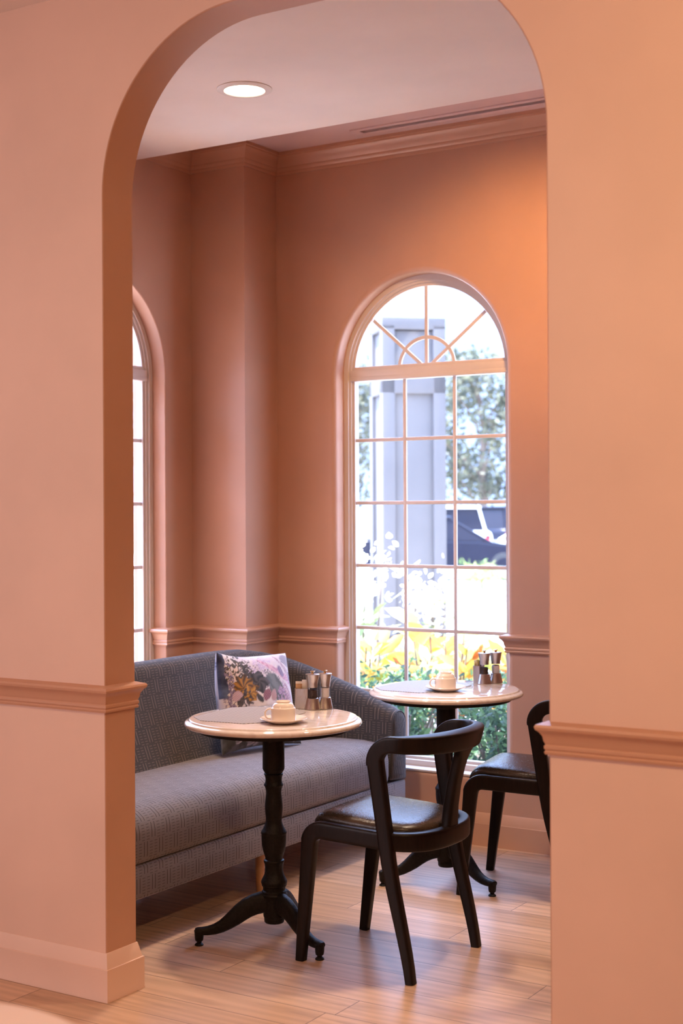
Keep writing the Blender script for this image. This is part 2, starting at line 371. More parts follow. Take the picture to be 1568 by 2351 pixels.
# ------------------------------------------------------------------ room shell
YA, TH, XL, XR = 3.3278, .1375, -2.9456, -1.4718
YW, XP, YP, XW = 5.7545, -3.976, 5.4867, -4.2955
ZC, ZS, YD = 3.113, 3.238, 5.05
X0R, X1R, Y0R = -6.2, 3.0, -3.5     # dining room
XE = 0.6                             # far right end of the alcove

struct(MB().box(((X0R+X1R)/2, (Y0R+YW)/2, -.05), (X1R-X0R+.4, YW-Y0R+.3, .1)), 'floor', M['floor'])

def rounded_opening(xa, xb, top, R, n=20):
    pts = [(xa, 0.0)]
    for i in range(n+1): a = PI-PI/2*i/n; pts.append((xa+R+R*math.cos(a), top-R+R*math.sin(a)))
    for i in range(n+1): a = PI/2-PI/2*i/n; pts.append((xb-R+R*math.cos(a), top-R+R*math.sin(a)))
    pts.append((xb, 0.0)); return pts
def arch_opening(xa, xb, zb, zs, n=36):
    R = (xb-xa)/2; xc = (xa+xb)/2
    return [(xa, zb)]+[(xc-R*math.cos(PI*i/n), zs+R*math.sin(PI*i/n)) for i in range(n+1)]+[(xb, zb)]
def outline_normals(P, closed):
    n = len(P); out = []
    for i in range(n):
        a = P[i-1] if (i > 0 or closed) else None; b = P[(i+1) % n] if (i < n-1 or closed) else None
        ds = []
        if a is not None: ds.append(Vector((P[i][0]-a[0], P[i][1]-a[1])).normalized())
        if b is not None: ds.append(Vector((b[0]-P[i][0], b[1]-P[i][1])).normalized())
        nn = [Vector((-d.y, d.x)) for d in ds]      # left of travel = away from the opening (travel: up, over, down)
        m = nn[0] if len(nn) == 1 else (nn[0]+nn[1])/max(.3, (1+nn[0].dot(nn[1])))
        out.append(m)
    return out
def wall_opening(name, x0, x1, z0, z1, pts, zb, y0, y1, rnd, mats, closed):
    mb = MB(); N = outline_normals(pts, closed); n = len(pts)
    layers = []
    K = 5 if rnd > .001 else 0
    if K:
        for k in range(K+1):
            a = PI/2*k/K; e, d = rnd*(1-math.sin(a)), rnd*(1-math.cos(a))
            layers.append(([(p[0]+m.x*e, p[1]+m.y*e) for p, m in zip(pts, N)], y0+d))
    else: layers.append((pts, y0))
    layers.append((pts, y1))
    for fi, (P, y) in ((0, layers[0]), (2, layers[-1])):
        xa, xb = P[0][0], P[-1][0]; zz = P[0][1] if closed else z0
        q = lambda a, b, c, d: mb.add([(a, y, c), (b, y, c), (b, y, d), (a, y, d)], [(0, 1, 2, 3)], fi)
        q(x0, xa, z0, z1); q(xb, x1, z0, z1)
        if closed: q(xa, xb, z0, zz)
        for a, b in zip(P, P[1:]):
            if b[0]-a[0] > 1e-6: mb.add([(a[0], y, a[1]), (b[0], y, b[1]), (b[0], y, z1), (a[0], y, z1)], [(0, 1, 2, 3)], fi)
    rng = range(n if closed else n-1)
    vs = [(p[0], y, p[1]) for P, y in layers for p in P]; fs = []
    for k in range(len(layers)-1):
        for i in rng: j = (i+1) % n; fs.append((k*n+i, k*n+j, (k+1)*n+j, (k+1)*n+i))
    mb.add(vs, fs, 1)
    # outer ends and top
    for xx in (x0, x1): mb.add([(xx, y0, z0), (xx, y1, z0), (xx, y1, z1), (xx, y0, z1)], [(0, 1, 2, 3)], 2)
    mb.add([(x0, y0, z1), (x1, y0, z1), (x1, y1, z1), (x0, y1, z1)], [(0, 1, 2, 3)], 2)
    return struct(mb, name, mats)

arch = rounded_opening(XL, XR, 2.972, .50, 24)
wall_opening('wall_front', X0R, X1R, 0, 3.40, arch, 0, YA, YA+TH, .004, [M['blush'], M['terra'], M['terra']], False)
WZB, WZS = .30, 2.150
wopen = arch_opening(-3.640, -2.744, WZB, WZS)
wall_opening('wall_back', XW-.2, XE+.2, -.15, 3.40, wopen, WZB, YW, YW+.20, .024, [M['terra'], M['terra'], M['outwall']], True)
lopen = arch_opening(4.391, 5.287, WZB, WZS)
wl = wall_opening('wall_left', YA+TH, YW+.2, -.15, 3.40, lopen, WZB, 0, .20, .006, [M['terra'], M['terra'], M['outwall']], True)
wl.location = (XW, 0, 0); wl.rotation_euler = (0, 0, PI/2)
struct(MB().box(((XW+XP)/2-.02, (YP+YW)/2+.02, 1.62), (XP-XW+.04, YW-YP+.04, 3.24)), 'wall_pilaster', M['terra'])
struct(MB().box((XE+.1, (YA+TH+YW)/2, 1.7), (.2, YW-YA-TH, 3.4)), 'wall_right', M['terra'])
# dining room shell behind the camera
struct(MB().box((X0R-.05, (Y0R+YA)/2, 1.6), (.1, YA-Y0R, 3.2)), 'wall_dining_left', M['blush'])
struct(MB().box((X1R+.05, (Y0R+YA)/2, 1.6), (.1, YA-Y0R, 3.2)), 'wall_dining_right', M['blush'])
struct(MB().box(((X0R+X1R)/2, Y0R-.05, 1.6), (X1R-X0R+.2, .1, 3.2)), 'wall_dining_rear', M['blush'])
struct(MB().box(((X0R+X1R)/2, (Y0R+YA)/2, ZC+.06), (X1R-X0R, YA-Y0R, .12)), 'ceiling', M['ceil'])
struct(MB().box(((XW+XE)/2, (YA+TH+YD)/2, ZC+.10), (XE-XW, YD-YA-TH, .20)), 'ceiling_alcove', M['ceil'])
# strip ceiling by the window wall, with the slot of the air outlet left open
sx0, sx1, sy0, sy1 = -3.385, -1.0, 5.572, 5.612
mb = MB()
for a, b, c, d in ((XW, XE, YD, sy0), (XW, XE, sy1, YW), (XW, sx0, sy0, sy1), (sx1, XE, sy0, sy1)):
    mb.box(((a+b)/2, (c+d)/2, ZS+.04), (b-a, d-c, .08))
struct(mb, 'ceiling_strip', M['ceil_strip'])
# unseen roof slab, its eaves added to keep direct sun off the windows
struct(MB().box((-.975, 1.25, 3.46), (8.75, 10.1, .12)), 'sun_block_roof', M['outwall'])

t = thing('air_outlet', 'long narrow slot air outlet in the mauve ceiling strip above the window', 'air vent', (sx0, (sy0+sy1)/2, ZS))
mb = MB(); L = sx1-sx0
mb.box((L/2-.01, -.033, -.0035), (L+.06, .026, .007), bev=.002); mb.box((L/2-.01, .033, -.0035), (L+.06, .026, .007), bev=.002); mb.box((-.025, 0, -.0035), (.05, .04, .007), bev=.002)
mb.build('flange', M['ceil_strip'], t)
MB().box((L/2, 0, .06), (L, .038, .01)).build('duct_back', M['dark'], t)
MB().box((L/2, .008, .03), (L, .003, .05)).build('deflector_blade', M['dark'], t)

# mouldings ---------------------------------------------------------
crown = [(0, 3.136), (.006, 3.137), (.009, 3.146), (.008, 3.153), (.013, 3.158), (.017, 3.166), (.017, 3.172), (.022, 3.178), (.028, 3.192), (.037, 3.206), (.047, 3.215), (.049, 3.222), (.055, 3.224), (.055, ZS), (0, ZS)]
struct(MB().profile([(XW, YD), (XW, YP), (XP, YP), (XP, YW), (XE, YW)], crown, -1), 'trim_1', M['terra_gloss'])
rail = [(0, .878), (.008, .878), (.010, .884), (.007, .888), (.010, .893), (.010, .899), (.007, .903), (.011, .912), (.013, .924), (.020, .935), (.027, .941), (.029, .948), (.026, .954), (.014, .957), (.006, .960), (0, .961)]
def raise_(p, dz): return [(o, z+dz) for o, z in p]
railA = raise_(rail, .006); railB = raise_(rail, -.010)
yb = YA+TH
struct(MB().profile([(X0R, YA), (XL, YA), (XL, yb), (XL-.6, yb)], railA, -1), 'trim_2', M['terra_gloss'])
struct(MB().profile([(XR+.6, yb), (XR, yb), (XR, YA), (X1R, YA)], railA, -1), 'trim_3', M['terra_gloss'])
wr = .085
struct(MB().profile([(XW-wr, 5.287), (XW, 5.287), (XW, YP), (XP, YP), (XP, YW), (-3.640, YW), (-3.640, YW+wr-.01)], railB, -1), 'trim_4', M['terra_gloss'])
struct(MB().profile([(-2.744, YW+wr-.01), (-2.744, YW), (XE, YW)], railB, -1), 'trim_5', M['terra_gloss'])
struct(MB().profile([(XW, yb), (XW, 4.391), (XW-wr, 4.391)], railB, -1), 'trim_6', M['terra_gloss'])
base = [(0, 0), (.0195, 0), (.0195, .004), (.0188, .006), (.0188, .099), (.0178, .100), (.0145, .100), (.0040, .1435), (.0025, .1454), (0, .1454)]
struct(MB().profile([(X0R, YA), (XL, YA), (XL, yb), (XL-.6, yb)], base, -1), 'baseboard_left', M['blush'])
struct(MB().profile([(XR+.6, yb), (XR, yb), (XR, YA), (X1R, YA)], base, -1), 'baseboard_right', M['blush'])
struct(MB().profile([(XW, yb), (XW, YP), (XP, YP), (XP, YW), (XE, YW)], base, -1), 'baseboard_back', M['terra_gloss'])

# windows -----------------------------------------------------------
def make_window(name, loc, rz):
    # local: x across (0 = centre of the opening), y outwards from the wall face, z up
    hw, zb, zs = .448, WZB, WZS
    root = bpy.data.objects.new(name, None); col.objects.link(root); root.location = loc; root.rotation_euler = (0, 0, rz); root['kind'] = 'structure'
    def ring(o0, o1, y0, y1, zb0, zb1):
        A = arch_opening(-hw+o0, hw-o0, zb0, zs); B = arch_opening(-hw+o1, hw-o1, zb1, zs); n = len(A); mb = MB()
        vs = [(p[0], y, p[1]) for P, y in ((A, y0), (B, y0), (B, y1), (A, y1)) for p in P]
        fs = []
        for k in range(4):
            k2 = (k+1) % 4
            for i in range(n): j = (i+1) % n; fs.append((k*n+i, k*n+j, k2*n+j, k2*n+i))
        return mb.add(vs, fs)
    mb = ring(-.004, .024, .078, .150, zb, zb+.022)
    r2_ = ring(.020, .036, .088, .140, zb+.018, zb+.036); mb.add(r2_.v, r2_.f)
    r3_ = ring(.033, .050, .098, .132, zb+.033, zb+.050); mb.add(r3_.v, r3_.f)
    mb.build('window_frame', M['window'], root, 25)
    mb = MB(); tz = 2.155
    mb.box((0, .114, tz), (2*hw-.06, .060, .036), bev=.004); mb.box((0, .108, tz-.024), (2*hw-.06, .052, .022), bev=.004); mb.box((0, .116, tz+.024), (2*hw-.06, .044, .020), bev=.003)
    mb.build('transom', M['window'], root, 25)
    b = .0085; yb_ = .113; d = .012; mb = MB()
    for x in (-.130, .134): mb.box((x, yb_, (zb+.04+tz-.03)/2), (2*b, d, tz-.03-zb-.04), bev=.003)
    for z in (1.838, 1.538, 1.238, .940, .640): mb.box((0, yb_, z), (2*hw-.08, d*.98, 2*b), bev=.003)
    mb.build('glazing_bars', M['window'], root, 25)
    mb = MB(); zh = tz+.02; cx = -.012
    R = hw-.045
    mb.box((cx, yb_, (zh+zs+R)/2), (2*b, d, zs+R-zh), bev=.003)
    for s in (-1, 1):
        a = math.radians(49); Lr = R-.01
        p0 = Vector((cx+s*.016, yb_, zh)); p1 = Vector((s*Lr*math.sin(a)*1.0, yb_, zs+Lr*math.cos(a)))
        mb.sweep([p0, p1], [(d*.96, 2*b)]*2, [(0, 0, 1)]*2, 8, 6)
    mb.sweep([(cx-.145*math.cos(PI*i/20), yb_, zh+.135*math.sin(PI*i/20)) for i in range(21)], [(d*.9, 2*b)]*21, [(-math.cos(PI*i/20), 0, math.sin(PI*i/20)+1e-3) for i in range(21)], 8, 6)
    mb.build('fan_bars', M['window'], root, 30)
    P = arch_opening(-hw+.035, hw-.035, zb+.035, zs); mb = MB()
    mb.add([(p[0], .117, p[1]) for p in P], [tuple(range(len(P)))])
    mb.build('glass_pane', M['glass'], root, recalc=False, smooth=False)
    mb = MB(); mb.box((0, .052, zb+.004), (2*hw-.006, .095, .012), bev=.004); mb.box((0, .086, zb+.022), (2*hw-.01, .022, .030), bev=.004)
    mb.build('window_sill', M['window'], root, 25)
    return root
make_window('window_1', (-3.192, YW, 0), 0)
make_window('window_2', (XW, 4.839, 0), PI/2)

# downlight ---------------------------------------------------------
t = thing('recessed_downlight', 'round white recessed downlight glowing in the pale ceiling', 'ceiling light', (-3.206, 4.432, ZC))
MB().lathe([(.106, 0), (.106, -.003), (.100, -.006), (.080, -.008), (.078, -.006), (.078, .0)], n=48).build('trim_ring', M['trim_white'], t, 40)
MB().lathe([(.078, -.002), (.070, -.0062), (.03, -.0072), (.001, -.0075)], n=48).build('lens', M['lamp'], t, 60)
sl = spot_light('ceiling_or_fill_spot', (-3.206, 4.432, ZC-.03), (-3.206, 4.432, 0), 210, (1, .77, .57), math.radians(98), 1.0, .10)
spot_light('ceiling_or_fill_spot', (-1.75, 4.45, 3.09), (-1.85, 4.40, 0), 160, (1, .77, .57), math.radians(90), 1.0, .10)  # added downward beam of the unseen alcove downlight, brightens the floor

# ------------------------------------------------------------------ cafe tables
COLUMN = [(70, 180), (100, 150), (104, 129), (440, 130), (455, 124), (480, 108), (492, 105), (498, 115), (506, 115), (512, 109), (535, 101), (560, 97), (590, 98), (612, 106), (625, 115), (632, 117), (638, 114), (646, 107), (665, 100), (690, 94), (720, 91), (750, 93), (790, 98), (850, 104), (900, 106), (960, 102), (1020, 95), (1060, 95), (1090, 103), (1130, 120), (1165, 140), (1180, 151), (1192, 154), (1205, 151), (1212, 147), (1280, 146), (1340, 142), (1400, 131), (1450, 115), (1490, 103), (1506, 103), (1515, 119), (1528, 123), (1545, 119), (1556, 113), (1600, 106), (1650, 106), (1690, 117), (1730, 138), (1755, 150), (1768, 155), (1785, 154), (1800, 147), (1812, 148), (1822, 140), (1832, 134), (1868, 131), (1874, 140), (1886, 148), (1900, 146), (1906, 152), (1920, 158), (1940, 152)]
S_ = .0002959
def make_table(label, loc, rz):
    t = thing('cafe_table', label, 'table', loc, rz)
    zt = .783
    top = [(.001, zt), (.286, zt), (.2915, zt-.0008), (.2935, zt-.0025), (.2945, zt-.0055), (.2965, zt-.0075), (.301, zt-.0085), (.306, zt-.0105), (.3095, zt-.0145), (.3105, zt-.019), (.309, zt-.0235), (.304, zt-.027), (.297, zt-.0285), (.001, zt-.0285)]
    MB().lathe(top, n=96, cap=False).build('tabletop', M['marble'], t, 50)
    MB().lathe([(.001, .7545), (.265, .7545), (.262, .738), (.076, .736), (.074, .727), (.060, .718), (.001, .718)], n=64, cap=False).build('mounting_plate', M['iron'], t, 40)
    prof = [(hw*S_, .7329-y*S_) for y, hw in COLUMN]
    MB().lathe(prof, n=40).build('column', M['iron'], t, 28)
    hub = [(y, hw) for y, hw in ((1930, 150), (1950, 140), (1990, 131), (2150, 131), (2180, 128), (2188, 119), (2196, 121), (2240, 118), (2252, 108), (2256, 60))]
    MB().lathe([(hw*S_, .7329-y*S_) for y, hw in hub], n=40).build('hub', M['iron'], t, 30)
    for k, a in enumerate((-20, 100, 221.5)):
        a = math.radians(a); ca, sa = math.cos(a), math.sin(a)
        rz_ = [(.020, .138, .072), (.045, .138, .074), (.070, .132, .072), (.095, .121, .068), (.118, .106, .064), (.140, .089, .058), (.162, .074, .050), (.185, .061, .042), (.208, .053, .036), (.232, .049, .031), (.252, .0485, .028), (.268, .0500, .024), (.276, .0510, .016)]
        wd = [.050, .048, .044, .040, .037, .035, .033, .031, .030, .029, .031, .032, .026]
        mb = MB(); mb.sweep([(r*ca, r*sa, z) for r, z, h in rz_], [(q, h) for q, (r, z, h) in zip(wd, rz_)], (0, 0, 1), 16, 2.8)
        mb.lathe([(.0175, .052), (.0165, .044), (.0150, .024), (.0135, .017), (.0115, .0155)], (.262*ca, .262*sa, 0), 20)
        leg = mb.build('leg', M['iron'], t, 40)
        MB().lathe([(.010, .018), (.0085, .013), (.0085, .009), (.0125, .0065), (.0155, .003), (.0150, 0)], (.262*ca, .262*sa, 0), 20).build('levelling_foot', M['iron'], leg, 30)
    return t
C1, C2 = (-2.852, 4.094, 0), (-2.705, 5.100, 0)
t1 = make_table('round marble cafe table in front of the grey sofa', C1, 0)
dup(t1, C2, 0, 'round marble cafe table standing right in front of the arched window')
t3 = dup(t1, (-1.479, 1.219, 0), .7, 'pale pink tabletop edge poking blurred into the corner nearest the viewer')
for q in t3.children:
    if q.name.startswith('tabletop'): q.data = q.data.copy(); q.data.materials[0] = M['pale_top']

# ------------------------------------------------------------------ table ware
def make_cup(label, loc, rz):
    t = thing('coffee_cup', label, 'cup', loc, rz)
    body = [(.0425, 0), (.0432, .0015), (.0430, .010), (.0422, .0425), (.0415, .0450), (.0388, .0465), (.0378, .0480), (.0370, .0510), (.0335, .0575), (.0285, .0620), (.0258, .0632), (.0255, .0660), (.0242, .0680), (.0225, .0675), (.0210, .0640), (.001, .0635), (.001, .060), (.028, .057), (.035, .048), (.0392, .040), (.0402, .004), (.0425, 0)]
    MB().lathe(body, n=48, cap=False).build('cup_body', M['china'], t, 50)
    pts = []
    for i in range(15):
        a = PI*i/14; pts.append((.0410+.021*math.sin(a)**.7, 0, .0255+.0170*math.cos(a)))
    MB().sweep(pts, [(.0085, .0065)]*15, [(math.sin(PI*i/14)+.02, 0, math.cos(PI*i/14)) for i in range(15)], 12, 2.2).build('handle', M['china'], t, 60)
    return t
SAU = [(.001, .0035), (.040, .0040), (.047, .0060), (.060, .0105), (.074, .0150), (.0800, .0165), (.0810, .0155), (.0795, .0140), (.066, .0080), (.052, .0025), (.046, 0), (.001, 0)]
def make_mill(name, label, loc, fill, mat):
    t = thing(name, label, 'mill', loc)
    MB().lathe([(.0285, 0), (.0295, .0015), (.0290, .004), (.0265, .014), (.0235, .028), (.0212, .040), (.0205, .0405), (.001, .0405)], n=40).build('mill_base', M['steel'], t, 40)
    MB().lathe([(.0200, .0405), (.0185, .055), (.0180, .072), (.0182, .081)], n=40, cap=False).build('glass_body', M['clear'], t, 60)
    MB().lathe([(.0160, .0408), (.0155, .050), (.0155, fill-.003), (.0120, fill), (.001, fill+.001)], n=28).build('grinder_filling', mat, t, 40)
    MB().lathe([(.0185, .0795), (.0188, .081), (.0192, .090), (.0210, .104), (.0242, .119), (.0258, .1255), (.0260, .1270), (.0250, .1275), (.010, .1285), (.001, .1288)], n=40).build('mill_head', M['steel'], t, 40)
    MB().lathe([(.0060, .128), (.0048, .131), (.0050, .1335), (.0095, .1365), (.0100, .1380), (.0085, .1388), (.001, .1390)], n=24).build('mill_knob', M['brass'], t, 40)
    return t
def make_caddy(label, loc, rz):
    t = thing('sugar_caddy', label, 'caddy', loc, rz)
    hx, hy, r, n = .0265, .0165, .006, 6
    def ol(e):
        P = []
        for cx, cy, a0 in ((1, 1, 0), (-1, 1, 90), (-1, -1, 180), (1, -1, 270)):
            for i in range(n+1):
                a = math.radians(a0+90*i/n); P.append((cx*(hx-r)+(r-e)*math.cos(a), cy*(hy-r)+(r-e)*math.sin(a)))
        return P
    A, B = ol(0), ol(.0012); m = len(A); mb = MB()
    vs = [(x, y, 0) for x, y in A]+[(x, y, .0735) for x, y in A]+[(x, y, .0735) for x, y in B]+[(x, y, .003) for x, y in B]
    fs = [tuple(range(m))[::-1]]
    for k in range(3):
        for i in range(m): fs.append((k*m+i, k*m+(i+1) % m, (k+1)*m+(i+1) % m, (k+1)*m+i))
    fs.append(tuple(3*m+i for i in range(m))); mb.add(vs, fs); mb.build('steel_box', M['steel'], t, 35)
    return t
def make_packet(label, loc, rz, wd, h, mat, lean, group):
    o = MB(); vs = []
    nx, nz = 6, 6
    for s in (1, -1):
        for j in range(nz+1):
            for i in range(nx+1):
                u, v = i/nx*2-1, j/nz*2-1
                th = .0021*(1-u**4)*(1-v**4)+.0002
                vs.append((u*wd/2, s*th+lean*(v+1)*h/2+.0012*math.sin(3*u+2*v), (v+1)*h/2))
    fs = []; K = (nx+1)*(nz+1)
    for b in (0, K):
        for j in range(nz):
            for i in range(nx): q = b+j*(nx+1)+i; fs.append((q, q+1, q+nx+2, q+nx+1))
    o.add(vs, fs); p = o.build('sugar_packet', mat, None, 60); p.location = loc; p.rotation_euler = (0, 0, rz)
    return tag(p, label, 'sugar packet', group)

ZT = .7832
def placemat(label, loc, rz):
    a, b, c = .155, .195, .070
    P = [(-a+c, -b), (a-c, -b), (a, -b+c), (a, b-c), (a-c, b), (-a+c, b), (-a, b-c), (-a, -b+c)]
    mb = MB(); mb.prism(P, 0, .0016)
    o = mb.build('woven_placemat', M['mat'], None, 30); o.location = loc; o.rotation_euler = (0, 0, rz)
    return tag(o, label, 'placemat')
placemat('grey woven octagonal placemat on the table nearest the sofa', (C1[0]-.095, C1[1]-.006, ZT), math.radians(6))
placemat('grey woven octagonal placemat on the table by the arched window', (C2[0]-.105, C2[1]+.004, ZT), math.radians(0))
def saucer(label, loc):
    o = MB().lathe(SAU, n=56, cap=False).build('saucer', M['china'], None, 50); o.location = loc; return tag(o, label, 'saucer')
s1, s2 = (-2.738, 3.992, ZT+.0018), (-2.667, 5.026, ZT+.0018)
saucer('cream saucer under the cup on the table before the sofa', s1)
saucer('cream saucer under the cup on the table by the window', s2)
HD = YAW+PI
make_cup('upturned cream cup on the table before the sofa', (s1[0]-.003, s1[1]+.002, s1[2]+.0045), HD+.12)
make_cup('upturned cream cup on the table by the window', (s2[0]-.002, s2[1]+.002, s2[2]+.0045), HD+.12)
make_mill('pepper_mill', 'steel pepper mill on the table before the sofa', (-2.836, 4.320, ZT), .072, M['pepper'])
make_mill('salt_mill', 'steel salt mill behind the pepper mill near the sofa cushion', (-2.810, 4.362, ZT), .078, M['salt'])
make_mill('pepper_mill', 'steel pepper mill on the table by the window', (-2.637, 5.311, ZT), .068, M['pepper'])
make_mill('salt_mill', 'steel salt mill half hidden behind the window table pepper mill', (-2.610, 5.362, ZT), .075, M['salt'])
k1, k2 = (-2.880, 4.318, ZT), (-2.668, 5.322, ZT)
make_caddy('steel sugar caddy with white and brown packets on the sofa table', k1, YAW-.05)
make_caddy('steel sugar caddy with yellow packets on the window table', k2, YAW+1.1)
def packets(k, rz, rows, where):
    cx, sx = math.cos(rz), math.sin(rz)
    for (lx, ly, wd, h, mat, lean, lab, grp) in rows:
        make_packet(lab, (k[0]+lx*cx-ly*sx, k[1]+lx*sx+ly*cx, k[2]+.0035), rz, wd, h, mat, lean, grp)
packets(k1, YAW-.05, [
    (-.011, -.011, .024, .088, M['paper_brown'], .02, 'speckled brown sugar packet in the sofa table caddy', None),
    (.012, -.006, .024, .092, M['paper_white'], .03, 'white sugar packet in the sofa table caddy', 'white sugar packets on the sofa table'),
    (-.012, .000, .024, .095, M['paper_white'], .03, 'white sugar packet in the sofa table caddy', 'white sugar packets on the sofa table'),
    (.011, .007, .024, .100, M['paper_white'], .03, 'white sugar packet in the sofa table caddy', 'white sugar packets on the sofa table')], '')
packets(k2, YAW+1.1, [(-.012+.008*(i % 2), -.0115+.0055*i, .026, .088+.003*(i % 3), M['paper_yellow' if i % 2 else 'paper_white'], .02,
    ('yellow' if i % 2 else 'pale')+' sugar packet in the window table caddy', ('yellow' if i % 2 else 'pale')+' sugar packets on the window table') for i in range(5)], '')

# ------------------------------------------------------------------ sofa
SX, SB, Y0, Y1, RO = -3.198, -3.965, 3.56, 5.632, .38
sofa = thing('sofa', 'grey patterned curved-back sofa with light wooden legs', 'sofa', (-3.58, (Y0+Y1)/2, 0))
OX, OY = -3.58, (Y0+Y1)/2
def sofa_path():
    P = []   # (point, inward normal, dist)
    def put(x, y, nx, ny): P.append((Vector((x, y)), Vector((nx, ny))))
    n1 = 12
    for i in range(n1): put(lerp(SX, SB+RO, i/n1), Y0, 0, 1)
    for i in range(16): a = -PI/2-PI/2*i/16; put(SB+RO+RO*math.cos(a), Y0+RO+RO*math.sin(a), -math.cos(a), -math.sin(a))
    for i in range(14): put(SB, lerp(Y0+RO, Y1-RO, i/14), 1, 0)
    for i in range(16): a = PI-PI/2*i/16; put(SB+RO+RO*math.cos(a), Y1-RO+RO*math.sin(a), -math.cos(a), -math.sin(a))
    for i in range(n1+1): put(lerp(SB+RO, SX, i/n1), Y1, 0, -1)
    return P
SP = sofa_path(); dist = [0]
for a, b in zip(SP, SP[1:]): dist.append(dist[-1]+(b[0]-a[0]).length)
DT = dist[-1]
ZTAB = [(0, .600), (.03, .617), (.12, .657), (.24, .702), (.354, .737), (.48, .775), (.61, .815), (.75, .846), (.9, .866), (1.1, .873), (3, .873)]
def shell_section(d):
    e = min(d, DT-d); zt = interp(ZTAB, e)
    k = sm((e-.30)/.75)
    tt = lerp(.115, .135, k); tb = lerp(.128, .285, k)
    sec = [(0.0, .285), (0.0, zt-.05)]
    for i in range(1, 9):
        a = PI*i/9; sec.append((tt/2-tt/2*math.cos(a), zt-.05+.05*math.sin(a)))
    for i in range(0, 9): f = i/8; sec.append((lerp(tt, tb, f**1.25), lerp(zt-.055, .40, f)))
    sec.append((tb+.005, .30)); return sec
mb = MB(); ns = len(shell_section(0)); vs, fs, uvs = [], [], []
for i, ((p, n), d) in enumerate(zip(SP, dist)):
    sec = shell_section(d); v = 0; pr_ = None
    for o, z in sec:
        if pr_: v += math.hypot(o-pr_[0], z-pr_[1])
        pr_ = (o, z); q = p+n*o; vs.append((q.x-OX, q.y-OY, z)); uvs.append((d, z if o > .06 else z+.4))
for i in range(len(SP)-1):
    for k in range(ns-1): fs.append((i*ns+k, i*ns+k+1, (i+1)*ns+k+1, (i+1)*ns+k))
mb.add(vs, fs, 0, uvs)
# arm front faces, slightly pillowed
for i, sg in ((0, 1), (len(SP)-1, -1)):
    p, n = SP[i]; sec = shell_section(dist[i]); m = len(sec); co = []; uu = []
    for sc_, dx in ((1.0, 0), (.93, .006), (.80, .010), (.4, .012)):
        for o, z in sec: co.append((p.x-OX+dx, (p.y+n.y*(.064+(o-.064)*sc_))-OY, .45+(z-.45)*sc_)); uu.append((o*sc_, z*sc_))
    ff = []
    for r_ in range(3):
        for k in range(m): ff.append((r_*m+k, r_*m+(k+1) % m, (r_+1)*m+(k+1) % m, (r_+1)*m+k))
    ff.append(tuple(3*m+k for k in range(m))); mb.add(co, ff, 0, uu)
bk = mb.build('backrest', M['fab_back'], sofa, 40)
for i in (0, len(SP)-1):      # piping along the top edge of the arm fronts
    p, n = SP[i]; sec = shell_section(dist[i])
    MB().tube([(p.x-OX+.002, p.y+n.y*o-OY, z) for o, z in sec[:18]], .0028, 6).build('piping', M['fab_back'], bk, 60)
# seat cushion
SEC = [(-3.78, .300), (-3.78, .452), (-3.68, .462), (-3.55, .470), (-3.42, .474), (-3.32, .474), (-3.27, .469), (-3.235, .458), (-3.212, .441), (-3.199, .420), (-3.194, .395), (-3.194, .320), (-3.198, .300), (-3.206, .289), (-3.25, .287), (-3.78, .287)]
al = [0]
for a, b in zip(SEC, SEC[1:]): al.append(al[-1]+math.hypot(b[0]-a[0], b[1]-a[1]))
ys = []; ya, ye, rr = 3.695, 5.497, .030
for i in range(7): a = PI/2*i/6; ys.append((ya+rr*(1-math.sin(a)), rr*(1-math.cos(PI/2-a)) if False else rr*(1-math.sin(a))))
ys = []
for i in range(7): a = PI/2*i/6; ys.append((ya+rr*(1-math.cos(a)), rr*(1-math.sin(a))))
for i in range(1, 24): ys.append((lerp(ya+rr, ye-rr, i/24), 0))
for i in range(7): a = PI/2*(6-i)/6; ys.append((ye-rr*(1-math.cos(a)), rr*(1-math.sin(a))))
vs, fs, uvs = [], [], []; m = len(SEC); cxs, czs = -3.48, .38
for y, ins in ys:
    for (x, z), v in zip(SEC, al):
        kx = (abs(x-cxs)-ins)/abs(x-cxs); kz = (abs(z-czs)-ins)/abs(z-czs) if abs(z-czs) > ins else 0
        zz = czs+(z-czs)*kz
        if z > .44 and ins == 0: zz += .004*math.sin((y-3.7)*1.74)
        vs.append((cxs+(x-cxs)*kx-OX, y-OY, zz)); uvs.append((y, -v))
for i in range(len(ys)-1):
    for k in range(m): fs.append((i*m+k, i*m+(k+1) % m, (i+1)*m+(k+1) % m, (i+1)*m+k))
fs.append(tuple(range(m))[::-1]); fs.append(tuple((len(ys)-1)*m+k for k in range(m)))
MB().add(vs, fs, 0, uvs).build('seat_cushion', M['fab_seat'], sofa, 45)
# base band
def rect_loop(off):
    P = []
    for p, n in SP: q = p+n*off; P.append((q.x, q.y))
    return P
mb = MB(); bz = [(.008, .168), (.001, .173), (0, .180), (-.001, .22), (0, .272), (.003, .281), (.012, .285)]
LP = rect_loop(0); vs, fs, uvs = [], [], []
L0 = [(p[0].x, p[0].y, p[1]) for p in SP]
loop = []          # closed loop: outer path + front edge
for (p, n), d in zip(SP, dist): loop.append((p, n, d))
nf = 20
for i in range(1, nf): loop.append((Vector((SX+.004, lerp(Y1, Y0, i/nf))), Vector((-1, 0)), lerp(Y1, Y0, i/nf)))
nl = len(loop); nb = len(bz)
for p, n, d in loop:
    for o, z in bz: q = p+n*o; vs.append((q.x-OX, q.y-OY, z)); uvs.append((d, z))
for i in range(nl):
    for k in range(nb-1): j = (i+1) % nl; fs.append((i*nb+k, i*nb+k+1, j*nb+k+1, j*nb+k))
fs.append(tuple(i*nb for i in range(nl))); fs.append(tuple(i*nb+nb-1 for i in range(nl))[::-1])
MB().add(vs, fs, 0, uvs).build('base', M['fab_seat'], sofa, 45)
